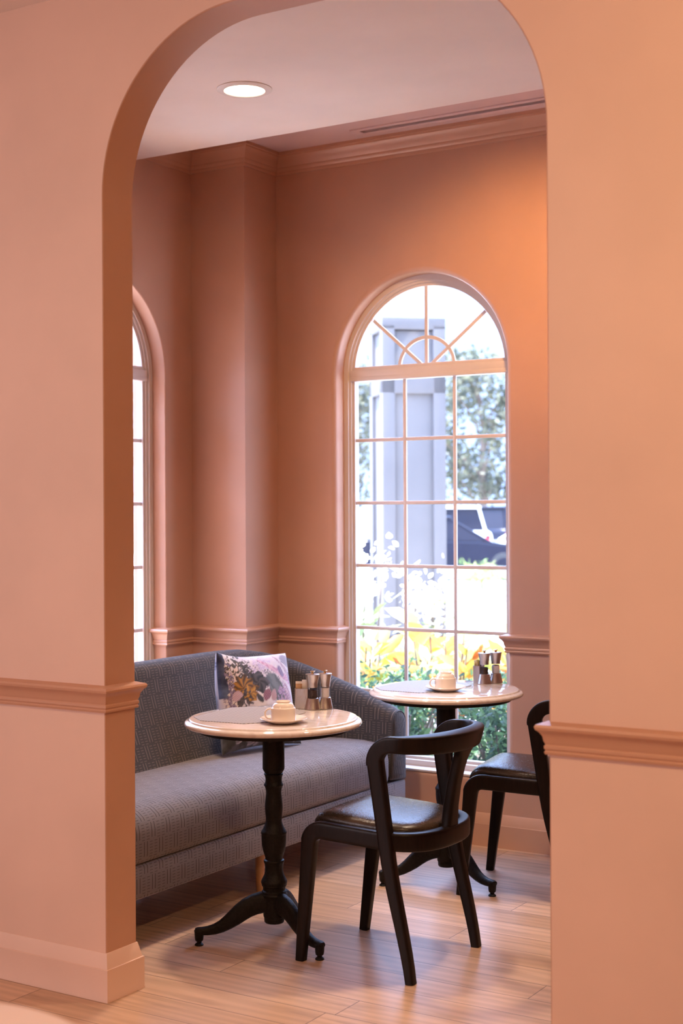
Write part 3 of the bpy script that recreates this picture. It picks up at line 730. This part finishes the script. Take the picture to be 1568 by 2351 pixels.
for x in (-3.272, -3.86):
    for y in (3.66, 4.600, 5.50):
        MB().lathe([(.0145, 0), (.0150, .002), (.0225, .168), (.0225, .170)], (x-OX, y-OY, 0), 24).build('leg', M['legwood'], sofa, 50)

# floral cushion ------------------------------------------------------
rnd = random.Random(4)
def nz(x, y, s, o=0.0): return noise.fractal(Vector((x*s+o, y*s-o, o*1.7)), 1.0, 2.0, 4)
def mixc(a, b, t): t = max(0, min(1, t)); return tuple(p+(q-p)*t for p, q in zip(a, b))
def ell(s, t, cx, cy, rx, ry, rot, wob=.22, o=0.0):
    a = math.radians(rot); dx, dy = s-cx, t-cy; x = (dx*math.cos(a)+dy*math.sin(a))/rx; y = (-dx*math.sin(a)+dy*math.cos(a))/ry
    th = math.atan2(y, x); r = math.hypot(x, y)*(1+wob*nz(s, t, 14, o)); return r, th, x, y
def floral(s, t):
    c = (.72, .63, .59)
    c = mixc(c, (.60, .52, .56), .5+.9*nz(s, t, 5, 3))
    def petal(cx, cy, rx, ry, rot, a, b, streak=18):
        nonlocal c
        r, th, x, y = ell(s, t, cx, cy, rx, ry, rot, .18, cx*9)
        if r < 1: c = mixc(mixc(a, b, .5+.5*math.sin(y*streak+3*nz(s, t, 9, cx))), c, (r-.85)/.15)
    def cluster(cx, cy, rx, ry, a, b, dens=.05, sc=46):
        nonlocal c
        r, th, x, y = ell(s, t, cx, cy, rx, ry, 0, .3, cy*7); q = nz(s, t, sc, cx*5)
        if r < 1 and q > dens+(r-.6)*.6: c = mixc(a, b, .5+1.4*nz(s, t, 70, cy))
    def flower(cx, cy, R, a, b, k, tw):
        nonlocal c
        r, th, x, y = ell(s, t, cx, cy, R, R*.9, 0, .12, cx*3); edge = .86+.14*math.cos(k*th)
        if r < edge: c = mixc(a, b, .5+.5*math.sin(th*k+r*tw+2*nz(s, t, 10, cy)))
    N_, G_, P_ = (.022, .028, .075), (.03, .026, .024), (.20, .10, .17)
    cluster(.33, .80, .20, .17, (.24, .20, .21), (.05, .045, .05), .02)
    cluster(.52, .84, .20, .12, (.45, .36, .52), (.62, .50, .62), -.05)
    cluster(.62, .66, .13, .16, (.12, .10, .12), (.30, .24, .26), .05)
    for i in range(7): petal(.60+.055*i*.9, .86-.030*i, .15-.008*i, .020, -38-3*i, (.46, .22, .33), (.66, .42, .50))
    for i in range(5): petal(.80+.035*i, .90-.05*i, .12, .014, -55-6*i, (.30, .16, .22), (.58, .48, .52))
    petal(.67, .61, .19, .11, -60, (.075, .08, .08), (.16, .165, .165), 7)
    petal(.79, .78, .075, .035, -70, (.10, .075, .17), (.33, .25, .38)); petal(.945, .70, .070, .026, 85, (.09, .07, .16), (.30, .24, .36))
    cluster(.76, .50, .10, .15, (.22, .11, .23), (.50, .36, .50), -.12)
    for i in range(4): petal(.86-.02*i, .56-.05*i, .12, .020, -65+6*i, (.34, .16, .22), (.55, .36, .42))
    petal(.93, .90, .11, .07, -40, (.15, .13, .18), (.42, .38, .44)); petal(.97, .48, .15, .025, 88, (.16, .18, .24), (.40, .40, .46), 9)
    cluster(.19, .78, .17, .22, (.028, .022, .016), (.085, .06, .03), -.16, 30)
    cluster(.20, .76, .13, .13, (.62, .44, .36), (.74, .58, .50), .10, 30)
    cluster(.29, .75, .10, .12, (.02, .018, .018), (.07, .05, .04), -.05, 36)
    flower(.44, .68, .145, (.010, .009, .009), (.075, .058, .058), 5, 9)
    flower(.25, .63, .165, (.040, .018, .004), (.40, .17, .012), 9, 5)
    flower(.31, .565, .105, (.20, .085, .008), (.52, .25, .03), 7, 3)
    cluster(.20, .52, .13, .12, (.03, .025, .03), (.11, .085, .09), -.08, 26)
    cluster(.08, .62, .06, .30, (.12, .09, .17), (.32, .25, .38), -.02)
    petal(.52, .545, .075, .050, 40, (.13, .025, .045), (.36, .15, .18)); petal(.61, .53, .065, .040, 70, (.30, .14, .15), (.56, .36, .34))
    petal(.42, .52, .06, .03, -50, (.02, .018, .02), (.05, .045, .045)); petal(.15, .56, .07, .05, 30, (.42, .26, .36), (.60, .44, .50))
    if t < .46+.05*nz(s, t, 6, 1.1):
        k = mixc(G_, (.10, .085, .09), .5+1.2*nz(s, t, 16, 2.2)); cc = c; c = mixc(cc, k, (.46-t)*9)
    flower(.20, .20, .15, (.16, .14, .16), (.46, .40, .43), 6, 14); flower(.33, .10, .11, (.15, .13, .15), (.42, .37, .40), 6, 12)
    flower(.55, .24, .11, (.05, .02, .005), (.40, .18, .02), 8, 6); petal(.62, .12, .11, .05, 30, (.04, .02, .006), (.36, .16, .02))
    petal(.72, .30, .08, .05, 20, (.60, .46, .42), (.74, .64, .60)); cluster(.85, .14, .14, .12, (.12, .11, .14), (.38, .33, .38), -.10)
    e = min(s, 1-s)
    if s < .055+.02*nz(s, t, 8) and t > .55: c = mixc(N_, (.10, .13, .24), .4+nz(s, t, 9))
    return c
def make_pillow():
    n = 110; S = .435; T = .074; vs, cl, uv, fs = [], [], [], []
    for sgn in (1, -1):
        for j in range(n+1):
            for i in range(n+1):
                u, v = i/n*2-1, j/n*2-1
                px = u*(1-.085*(1-v*v)*abs(u)**2); py = v*(1-.095*(1-u*u)*abs(v)**2)
                if u > 0 and v > 0: py -= .075*u*u*v*v; px -= .02*u*v
                if u < 0 and v > 0: py += .03*(u*v)**2; px -= .02*(u*v)**2
                if u > 0 and v < 0: px += .10*(u*v*v*u); py += .02*(u*v)**2
                th = T*max(0, (1-u*u)*(1-v*v))**.42
                th += .004*nz(u, v, 1.6, sgn)*(1-u**4)*(1-v**4)
                bend = .030*max(0, -u)**2*max(0, v)**2*1.6      # upper left corner folds forward
                vs.append((px*S/2, py*S/2*.97, sgn*th+.002*sgn+bend)); uv.append(((u+1)/2*.44, (v+1)/2*.44))
                cl.append(floral((u+1)/2, (v+1)/2) if sgn > 0 else floral((1-u)/2, (v+1)/2))
    K = (n+1)**2
    for b in (0, K):
        for j in range(n):
            for i in range(n): q = b+j*(n+1)+i; fs.append((q, q+1, q+n+2, q+n+1))
    def ridx(k): return k
    ring = [i for i in range(n+1)]+[j*(n+1)+n for j in range(1, n+1)]+[n*(n+1)+i for i in range(n-1, -1, -1)]+[j*(n+1) for j in range(n-1, 0, -1)]
    for a, b in zip(ring, ring[1:]+ring[:1]): fs.append((a, b, K+b, K+a))
    o = MB().add(vs, fs, 0, uv, cl).build('throw_pillow', M['print'], None, 60)
    R = Matrix.Rotation(1.357, 4, 'Z') @ Matrix.Rotation(1.365, 4, 'X') @ Matrix.Rotation(-.02, 4, 'Z')
    o.matrix_world = Matrix.Translation((-3.585, 5.008, .684)) @ R
    return tag(o, 'square floral cushion in purple, cream and mustard leaning on the sofa back', 'cushion')
make_pillow()

# ------------------------------------------------------------------ chairs (local origin between the feet, facing -x)
CX, CY = -2.445, 4.170
def make_chair(label, loc, rz):
    t = thing('dining_chair', label, 'chair', loc, rz, None)
    L = lambda x, y, z: (x-CX, y-CY, z)
    # seat frame: U shaped rail
    def frame_path():
        P = []
        for i in range(6): P.append((lerp(-2.560, -2.355, i/5), 3.955, lerp(.448, .441, i/5)))
        for i in range(1, 24):
            a = -PI/2+PI*i/24; ca, sa = math.cos(a), math.sin(a); P.append((-2.355+.160*abs(ca)**.8, 4.170+.215*math.copysign(abs(sa)**.8, sa), .441-.006*ca))
        for i in range(6): P.append((lerp(-2.355, -2.560, i/5), 4.385, lerp(.441, .448, i/5)))
        return P
    fp = frame_path(); nfp = len(fp)
    dm = [(.034+.010*math.sin(PI*i/(nfp-1))**2, .058+.004*math.sin(PI*i/(nfp-1))**2) for i in range(nfp)]
    mb = MB().sweep([L(*p) for p in fp], dm, (0, 0, 1), 20, 6)
    mb.box(L(-2.575, 4.17, .440), (.034, .41, .040), bev=.005)
    # webbing board under the pad
    mb.box(L(-2.42, 4.17, .462), (.30, .40, .012))
    mb.build('seat_frame', M['wood'], t, 30)
    for s, yb_, yt in ((-1, 3.968, 3.955), (1, 4.378, 4.385)):
        # front leg turning over into the side rail
        P, D, U = [], [], []
        for i in range(8): f = i/7; P.append(L(lerp(-2.656, -2.610, f), lerp(yb_, yt, f), lerp(0, .400, f))); D.append((.031, lerp(.032, .056, f))); U.append((1, 0, 0))
        for i in range(1, 9):
            a = PI/2*i/8; P.append(L(-2.610+.050*(1-math.cos(a)), yt, .400+.048*math.sin(a))); D.append((.0335, .058)); U.append((math.cos(a), 0, -math.sin(a)))
        P.append(L(-2.540, yt, .448)); D.append((.034, .058)); U.append((0, 0, -1))
        MB().sweep(P, D, U, 20, 6).build('leg', M['wood'], t, 30)
    for s, yb_, ym in ((-1, 3.944, 3.948), (1, 4.402, 4.392)):
        # rear leg rising into the arm post
        P, D = [], []
        for i in range(16):
            f = i/15; z = .70*f; x = -2.222-.088*sm(min(1, z/.42))*.35-.088*.65*(z/.42 if z < .42 else 1)-.042*max(0, (z-.42)/.28)
            P.append(L(x, lerp(yb_, ym, min(1, f*1.5)), z)); D.append((.031, interp([(0, .030), (.25, .042), (.42, .050), (.60, .054), (.70, .056)], z)))
        MB().sweep(P, D, (1, 0, 0), 20, 6).build('leg', M['wood'], t, 30)
    # top rail: post bend, straight arm, round back
    P, D, U, T = [], [], [], []
    def half(sign):
        y = 3.948 if sign < 0 else 4.392; yy = 4.17
        q = []
        q.append((-2.352, y, .684, (1, 0, .1), .031, .056, 0)); 
        for i in range(0, 11):
            a = PI/2*i/10; q.append((-2.353+.066*(1-math.cos(a)), y, .690+.062*math.sin(a), (math.cos(a)+.001, 0, -math.sin(a)), .031, .056-.004*math.sin(a), 0))
        q.append((-2.284, y, .752, (0, 0, -1), .031, .052, 0))
        for i in range(1, 15):
            a = PI/2*i/14; k = math.sin(a); q.append((-2.280+.142*math.sin(a), yy+sign*.222*math.cos(a), .752+.003*k, (0, 0, -1), .031+.013*k, .052+.012*k, .30*k))
        return q
    h1 = half(-1); h2 = half(1)[:-1][::-1]
    Q = h1+h2
    for x, y, z, u, a, b, tl in Q: P.append(L(x, y, z)); D.append((a, b)); U.append(u); T.append(-tl)
    MB().sweep(P, D, U, 24, 8, tilt=T).build('top_rail', M['wood'], t, 30)
    # back splat
    P, D = [], []
    for z, x, a, b in ((.415, -2.204, .110, .038), (.445, -2.203, .085, .040), (.480, -2.200, .062, .038), (.53, -2.195, .056, .037), (.60, -2.183, .052, .035), (.66, -2.168, .053, .034), (.692, -2.158, .060, .033), (.712, -2.151, .074, .033), (.728, -2.145, .098, .033), (.740, -2.141, .120, .030)):
        P.append(L(x, 4.17, z)); D.append((a, b))
    MB().sweep(P, D, (1, 0, 0), 20, 5).build('back_splat', M['wood'], t, 40)
    # seat pad
    n1, n2 = 16, 56; vs, fs = [], []
    def out(a):
        ca, sa = math.cos(a), math.sin(a); p = 5.0 if ca < 0 else 2.9
        x = math.copysign(abs(ca)**(2/p), ca); y = math.copysign(abs(sa)**(2/p), sa)
        return (-2.405+(.183 if x > 0 else .238)*x, 4.17+.196*y)
    prof = [(1.0, .468), (1.012, .473), (1.015, .479), (1.008, .486), (.985, .492), (.95, .497), (.88, .5015), (.75, .505), (.55, .5075), (.3, .509), (.08, .5095)]
    for k, z in prof:
        for i in range(n2):
            x, y = out(2*PI*i/n2); x = -2.405+(x+2.405)*k; y = 4.17+(y-4.17)*k
            dz = -.016*max(0, (x+2.56)/.34) + -.040*max(0, (-2.585-x)/.06)**1.6 if x < -2.585 else -.016*max(0, (x+2.56)/.34)
            vs.append(L(x, y, z+dz))
    for r_ in range(len(prof)-1):
        for i in range(n2): fs.append((r_*n2+i, r_*n2+(i+1) % n2, (r_+1)*n2+(i+1) % n2, (r_+1)*n2+i))
    fs.append(tuple(range(n2))[::-1]); fs.append(tuple((len(prof)-1)*n2+i for i in range(n2)))
    MB().add(vs, fs).build('seat_pad', M['leather'], t, 60)
    return t
ch = make_chair('dark wooden chair with rounded back, whole in view before the near table', (CX, CY, 0), 0)
dup(ch, (-2.402, 5.205, 0), math.radians(10), 'dark wooden chair at the window table, half hidden by the arch')

# ------------------------------------------------------------------ outside
GZ = -.12
mb = MB().box((-20, 45, GZ-.1), (160, 78, .2)); mb.box((-34, 0, GZ-.1), (59, 14, .2)); struct(mb, 'ground', M['concrete'])
struct(MB().box((-3.4, 7.55, GZ+.02), (7.0, 3.0, .10)), 'ground_planting_bed', M['soil'])
# porch column, turned 45 degrees to the house
t = thing('porch_column', 'grey stucco porch column with recessed panels outside the window', 'column', (-7.29, 12.92, GZ), math.atan2(-.737, .673))
W_ = .66
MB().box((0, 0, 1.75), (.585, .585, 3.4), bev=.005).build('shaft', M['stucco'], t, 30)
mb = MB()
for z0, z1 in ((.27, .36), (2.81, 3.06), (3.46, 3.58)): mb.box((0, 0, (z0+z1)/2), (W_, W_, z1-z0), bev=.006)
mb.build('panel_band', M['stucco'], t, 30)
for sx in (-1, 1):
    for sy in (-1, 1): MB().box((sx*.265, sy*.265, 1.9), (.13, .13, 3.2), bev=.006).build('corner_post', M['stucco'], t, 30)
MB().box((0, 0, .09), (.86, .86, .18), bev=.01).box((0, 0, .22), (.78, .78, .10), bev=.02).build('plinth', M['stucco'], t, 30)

def leafmesh(mb, pos, rngs, n, size, asp, cols, rn, fold=.25, droop=0.0, dirs=None):
    for i in range(n):
        if dirs: p, d = dirs(rn)
        else:
            p = Vector(pos)+Vector((rn.gauss(0, rngs[0]), rn.gauss(0, rngs[1]), rn.gauss(0, rngs[2])))
            d = Vector((rn.uniform(-1, 1), rn.uniform(-1, 1), rn.uniform(-.4, 1))).normalized()
        L_ = size*rn.uniform(.6, 1.25); s_ = d.cross(Vector((rn.uniform(-1, 1), rn.uniform(-1, 1), rn.uniform(-1, 1)))).normalized(); nn = s_.cross(d)
        w2 = L_*asp/2
        c = cols[rn.randrange(len(cols))]; v = rn.uniform(.75, 1.25); c = tuple(min(1, q*v) for q in c)
        q = [p, p+d*L_*.30+s_*w2*.85+nn*fold*w2, p+d*L_*.65+s_*w2*.8+nn*fold*w2-Vector((0, 0, droop*L_*.3)), p+d*L_-Vector((0, 0, droop*L_)), p+d*L_*.65-s_*w2*.8+nn*fold*w2-Vector((0, 0, droop*L_*.3)), p+d*L_*.30-s_*w2*.85+nn*fold*w2, p+d*L_*.45]
        mb.add(q, [(0, 1, 6), (1, 2, 6), (2, 3, 6), (3, 4, 6), (4, 5, 6), (5, 0, 6)], 0, None, [c]*7)
    return mb
def plant(name, label, cat, group, loc, rz, scale, foliage, stems):
    t = thing(name, label, cat, loc, rz, group); t.scale = (scale,)*3
    foliage.build('foliage', M['leaf'], t, 60, recalc=False)
    stems.build('stem', M['bark'], t, 60)
    return t
def dup_s(root, loc, rz, scale, label): r = dup(root, loc, rz, label); r.scale = (scale,)*3; return r

def boxwood(seed):
    rn = random.Random(seed); mb = MB()
    for k in range(26):
        a = rn.uniform(0, 2*PI); r = rn.uniform(0, .23); z = rn.uniform(.12, .62)
        leafmesh(mb, (r*math.cos(a), r*math.sin(a), z), (.062, .062, .06), 62, .050, .42, [(.07, .13, .06), (.10, .19, .08), (.05, .10, .06), (.16, .27, .10)], rn)
    st = MB()
    for k in range(7): a = k*.9; st.tube([(0, 0, 0), (.10*math.cos(a), .10*math.sin(a), .25), (.2*math.cos(a), .2*math.sin(a), .5)], [.012, .008, .004], 6)
    return mb, st
def croton(seed):
    rn = random.Random(seed); mb = MB(); st = MB()
    cols = [(.75, .55, .10), (.80, .62, .22), (.72, .38, .10), (.45, .50, .10), (.85, .75, .40), (.60, .22, .07)]
    for k in range(6):
        a = rn.uniform(0, 2*PI); x, y = .12*math.cos(a), .12*math.sin(a); h = rn.uniform(.48, .80)
        st.tube([(x*.4, y*.4, 0), (x, y, h*.5), (x*1.4, y*1.4, h)], [.010, .008, .005], 6)
        def dirs(r, x=x, y=y, h=h):
            f = r.uniform(.35, 1.0); b = r.uniform(0, 2*PI)
            return Vector((x*(1+.4*f), y*(1+.4*f), h*f)), Vector((math.cos(b), math.sin(b), r.uniform(.3, 1.3))).normalized()
        leafmesh(mb, None, None, 15, .21, .34, cols, rn, .3, .15, dirs)
    return mb, st
def tallflower(seed):
    rn = random.Random(seed); mb = MB(); st = MB()
    for k in range(7):
        a = rn.uniform(0, 2*PI); r = rn.uniform(.05, .24); x, y = r*math.cos(a), r*math.sin(a); h = rn.uniform(.85, 1.22)
        st.tube([(x*.4, y*.4, 0), (x*.8, y*.8, h*.5), (x, y, h)], [.012, .009, .005], 6)
        leafmesh(mb, (x*.8, y*.8, h*.55), (.07, .07, .20), 22, .20, .18, [(.40, .48, .22), (.55, .58, .35), (.30, .40, .16)], rn, .2, .25)
        leafmesh(mb, (x, y, h), (.05, .05, .09), 46, .060, .7, [(.88, .82, .68), (.85, .78, .60), (.90, .86, .80), (.75, .60, .40)], rn)
    return mb, st
bw = plant('boxwood_shrub', 'small-leaved green shrub below the arched window', 'shrub', 'low green shrubs under the window', (-4.35, 6.55, GZ+.07), 0, 1.0, *boxwood(1))
G1 = 'small-leaved green shrub below the arched window'
for i, (x, y, r, s) in enumerate(((-3.74, 6.54, 1, 1.0), (-3.14, 6.56, 2.2, .97), (-2.54, 6.54, 3.1, 1.0), (-4.95, 6.58, 4.0, .97), (-4.66, 7.16, 5.0, .98), (-4.05, 7.14, .6, .96), (-3.42, 7.18, 1.7, .97), (-2.83, 7.10, 2.9, 1.0))):
    dup_s(bw, (x, y, GZ+.07), r, s, G1)
G2 = 'yellow and orange large-leaved plant behind the low green shrubs'
crt = plant('croton', G2, 'plant', 'yellow and orange plants outside the window', (-4.75, 7.72, GZ+.07), 0, 1.0, *croton(2))
for i, (x, y, r, s) in enumerate(((-4.14, 7.74, 1.3, 1.0), (-3.54, 7.76, 2.6, 1.0), (-2.94, 7.78, .7, 1.0), (-5.36, 7.74, 3.4, 1.0), (-4.44, 8.34, 4.1, 1.08), (-3.84, 8.36, 5.0, 1.02), (-3.24, 8.38, 5.7, 1.0))):
    dup_s(crt, (x, y, GZ+.07), r, s, G2)
G3 = 'tall cream flowering plant rising in front of the porch column'
tf = plant('flowering_plant', G3, 'plant', 'tall cream flowering plants outside the window', (-5.22, 8.46, GZ+.07), 0, 1.0, *tallflower(3))
for (x, y, r, s) in ((-5.98, 8.30, 2.0, 1.0), (-4.98, 9.10, 4.0, .86), (-5.86, 9.30, 1.0, 1.08)): dup_s(tf, (x, y, GZ+.07), r, s, G3)
# shrubs of the parking island
G4 = 'light green bush on the far side of the white pavement'
def bush(seed):
    rn = random.Random(seed); mb = MB()
    for k in range(16):
        a = rn.uniform(0, 2*PI); r = rn.uniform(0, .34)
        leafmesh(mb, (r*math.cos(a), r*math.sin(a), rn.uniform(.08, .34)), (.09, .09, .07), 40, .13, .16, [(.22, .34, .08), (.34, .44, .12), (.45, .48, .16)], rn)
    return mb, MB().tube([(0, 0, 0), (0, 0, .25)], [.03, .02], 6)
bu = plant('bush', G4, 'bush', 'bushes across the pavement', (-12.95, 26.0, GZ), 0, 1.25, *bush(5))
for (x, y, r, s) in ((-11.9, 27.3, 1, 1.0), (-14.15, 25.2, 2, 1.1), (-16.6, 23.6, 3, 1.1)): dup_s(bu, (x, y, GZ), r, s, G4)

# trees and fence
def tree(seed):
    rn = random.Random(seed); mb = MB(); st = MB()
    st.tube([(0, 0, 0), (.05, .02, 1.5), (-.05, .06, 3.2), (.1, 0, 5.5)], [.20, .16, .12, .05], 8)
    for k in range(46):
        a = rn.uniform(0, 2*PI); z = rn.uniform(2.0, 7.6); R = 2.3*math.sin(PI*min(1, max(.12, (z-1.2)/7.2)))**.6
        r = R*math.sqrt(rn.uniform(.1, 1)); x, y = r*math.cos(a), r*math.sin(a)
        if k % 3 == 0: st.tube([(0, 0, max(1.2, z-1.6)), (x*.5, y*.5, z-.6), (x, y, z)], [.06, .04, .02], 5)
        leafmesh(mb, (x, y, z), (.42, .42, .34), 85, .29, .55, [(.07, .078, .045), (.105, .11, .06), (.15, .15, .09), (.05, .058, .038)], rn)
    return mb, st
G5 = 'green tree beyond the tan fence'
TX, TY = -28.8, 53.4
tr = plant('tree', G5, 'tree', 'trees beyond the fence', (TX+2.0*.847, TY+2.0*.531, GZ), 0, 1.08, *tree(7))
for (d, r, q) in ((-4.4, 1.1, 1.05), (8.4, 2.0, 1.0), (14.8, 3.1, 1.0), (-10.8, 4.0, 1.05), (-17.2, 5.0, 1.0), (21.2, .5, 1.0)): dup_s(tr, (TX+d*.847, TY+d*.531, GZ), r, q, G5)
t = thing('wooden_fence', 'tan wooden fence behind the parked cars', 'fence', (-26.4, 49.4, GZ), math.atan2(.531, .847))
mb = MB()
for i in range(110): mb.box((-18+i*.33, 0, .78), (.31, .03, 1.5), bev=.004)
mb.build('board_panel', M['fence'], t)
for i in range(13): MB().box((-18+i*3, .07, .78), (.12, .12, 1.56), bev=.01).build('fence_post', M['fence'], t)

def make_car(name, label, loc, rz, paint_m, prof, cabin, Lc, wid=1.78):
    t = thing(name, label, 'car', loc, rz)
    # local x = forwards; prof: body side outline, cabin: glass house outline
    def loft(poly, hw, tuck, mat, nm, bev):
        bm = bmesh.new(); n = len(poly)
        vs = []
        for s, k in ((-1, 1), (1, 1)): vs.append([bm.verts.new((x, s*(hw-tuck*max(0, (z-.75))), z)) for x, z in poly])
        bm.faces.new(vs[0]); bm.faces.new(vs[1][::-1])
        for i in range(n): bm.faces.new((vs[0][i], vs[1][i], vs[1][(i+1) % n], vs[0][(i+1) % n]))
        bmesh.ops.recalc_face_normals(bm, faces=bm.faces[:]); bmesh.ops.bevel(bm, geom=bm.edges[:], offset=bev, segments=3, affect='EDGES')
        bm.verts.index_update(); mb = MB().add([v.co for v in bm.verts], [[v.index for v in f.verts] for f in bm.faces]); bm.free()
        return mb.build(nm, mat, t, 40)
    loft(prof, wid/2, .12, paint_m, 'car_body', .05)
    loft(cabin, wid/2-.06, .28, M['car_glass'], 'window_glass', .03)
    xr = [p for p in cabin if p[1] > max(q[1] for q in cabin)-.12]; x0, x1 = min(p[0] for p in xr), max(p[0] for p in xr); zt = max(q[1] for q in cabin)
    MB().box(((x0+x1)/2, 0, zt+.02), (x1-x0+.12, wid-.44, .07), bev=.03).build('roof', paint_m, t, 40)
    for s in (-1, 1):
        for xa, xb in ((cabin[0][0], x0), (cabin[-1][0], x1), ((x0+x1)/2, (x0+x1)/2)):
            MB().tube([(xa, s*(wid/2-.10), .86), (xb, s*(wid/2-.26), zt)], .035, 6).build('roof_pillar', paint_m, t, 40)
    for x in (-Lc*.29, Lc*.30):
        for s in (-1, 1):
            a = []
            for r, d in ((.20, -.1), (.31, -.1), (.33, -.07), (.33, .07), (.31, .1), (.20, .1)): a.append((r, d))
            w_ = MB(); n = 28
            vs = [(x+r*math.cos(2*PI*k/n), s*(wid/2-.10)+d, .33+r*math.sin(2*PI*k/n)) for r, d in a for k in range(n)]
            fs = [(i*n+k, i*n+(k+1) % n, (i+1)*n+(k+1) % n, (i+1)*n+k) for i in range(5) for k in range(n)]
            w_.add(vs, fs); wo = w_.build('wheel', M['tyre'], t, 40)
            vs = [(x+r*math.cos(2*PI*k/n), s*(wid/2-.10)+s*d, .33+r*math.sin(2*PI*k/n)) for r, d in ((.01, .09), (.08, .085), (.20, .07), (.22, .09)) for k in range(n)]
            h = MB().add(vs, [(i*n+k, i*n+(k+1) % n, (i+1)*n+(k+1) % n, (i+1)*n+k) for i in range(3) for k in range(n)]); h.build('hub_cap', M['rim'], wo, 40)
    for s in (-1, 1):
        MB().box((-Lc/2+.10, s*(wid/2-.16), .86), (.16, .30, .16), bev=.03).build('tail_light', M['taillight'], t, 40)
        MB().box((Lc/2-.14, s*(wid/2-.20), .66), (.26, .30, .13), bev=.04).build('headlight', M['headlight'], t, 40)
    return t
SED = [(-2.2, .30), (-2.25, .80), (-2.15, .95), (-1.5, .98), (.75, .92), (1.55, .82), (2.15, .66), (2.25, .45), (2.2, .28)]
SEDC = [(-1.75, .90), (-1.05, 1.40), (.10, 1.43), (1.05, .88)]
SUVB = [(-2.15, .40), (-2.2, .85), (-2.12, 1.06), (1.0, 1.05), (2.05, .92), (2.2, .70), (2.2, .38)]
SUVC = [(-2.05, 1.0), (-1.85, 1.66), (.15, 1.68), (1.05, 1.0)]
ang = math.atan2(.531, .847)
make_car('sedan', 'dark blue sedan parked across the white pavement', (-15.75, 29.6, GZ), ang, M['car_blue'], SED, SEDC, 4.4)
make_car('suv', 'white suv with a red tail light beside the tan fence', (-19.65, 34.9, GZ), ang+PI+.12, M['car_white'], SUVB, SUVC, 4.3, 1.85)
make_car('suv', 'dark suv at the right of the white one behind the window', (-19.14, 40.99, GZ), ang+.9, M['car_blue'], SUVB, SUVC, 4.3, 1.85)
make_car('hatchback', 'white car parked just behind the dark blue sedan', (-14.57, 32.75, GZ), ang+PI, M['car_white'], SED, SEDC, 4.4)
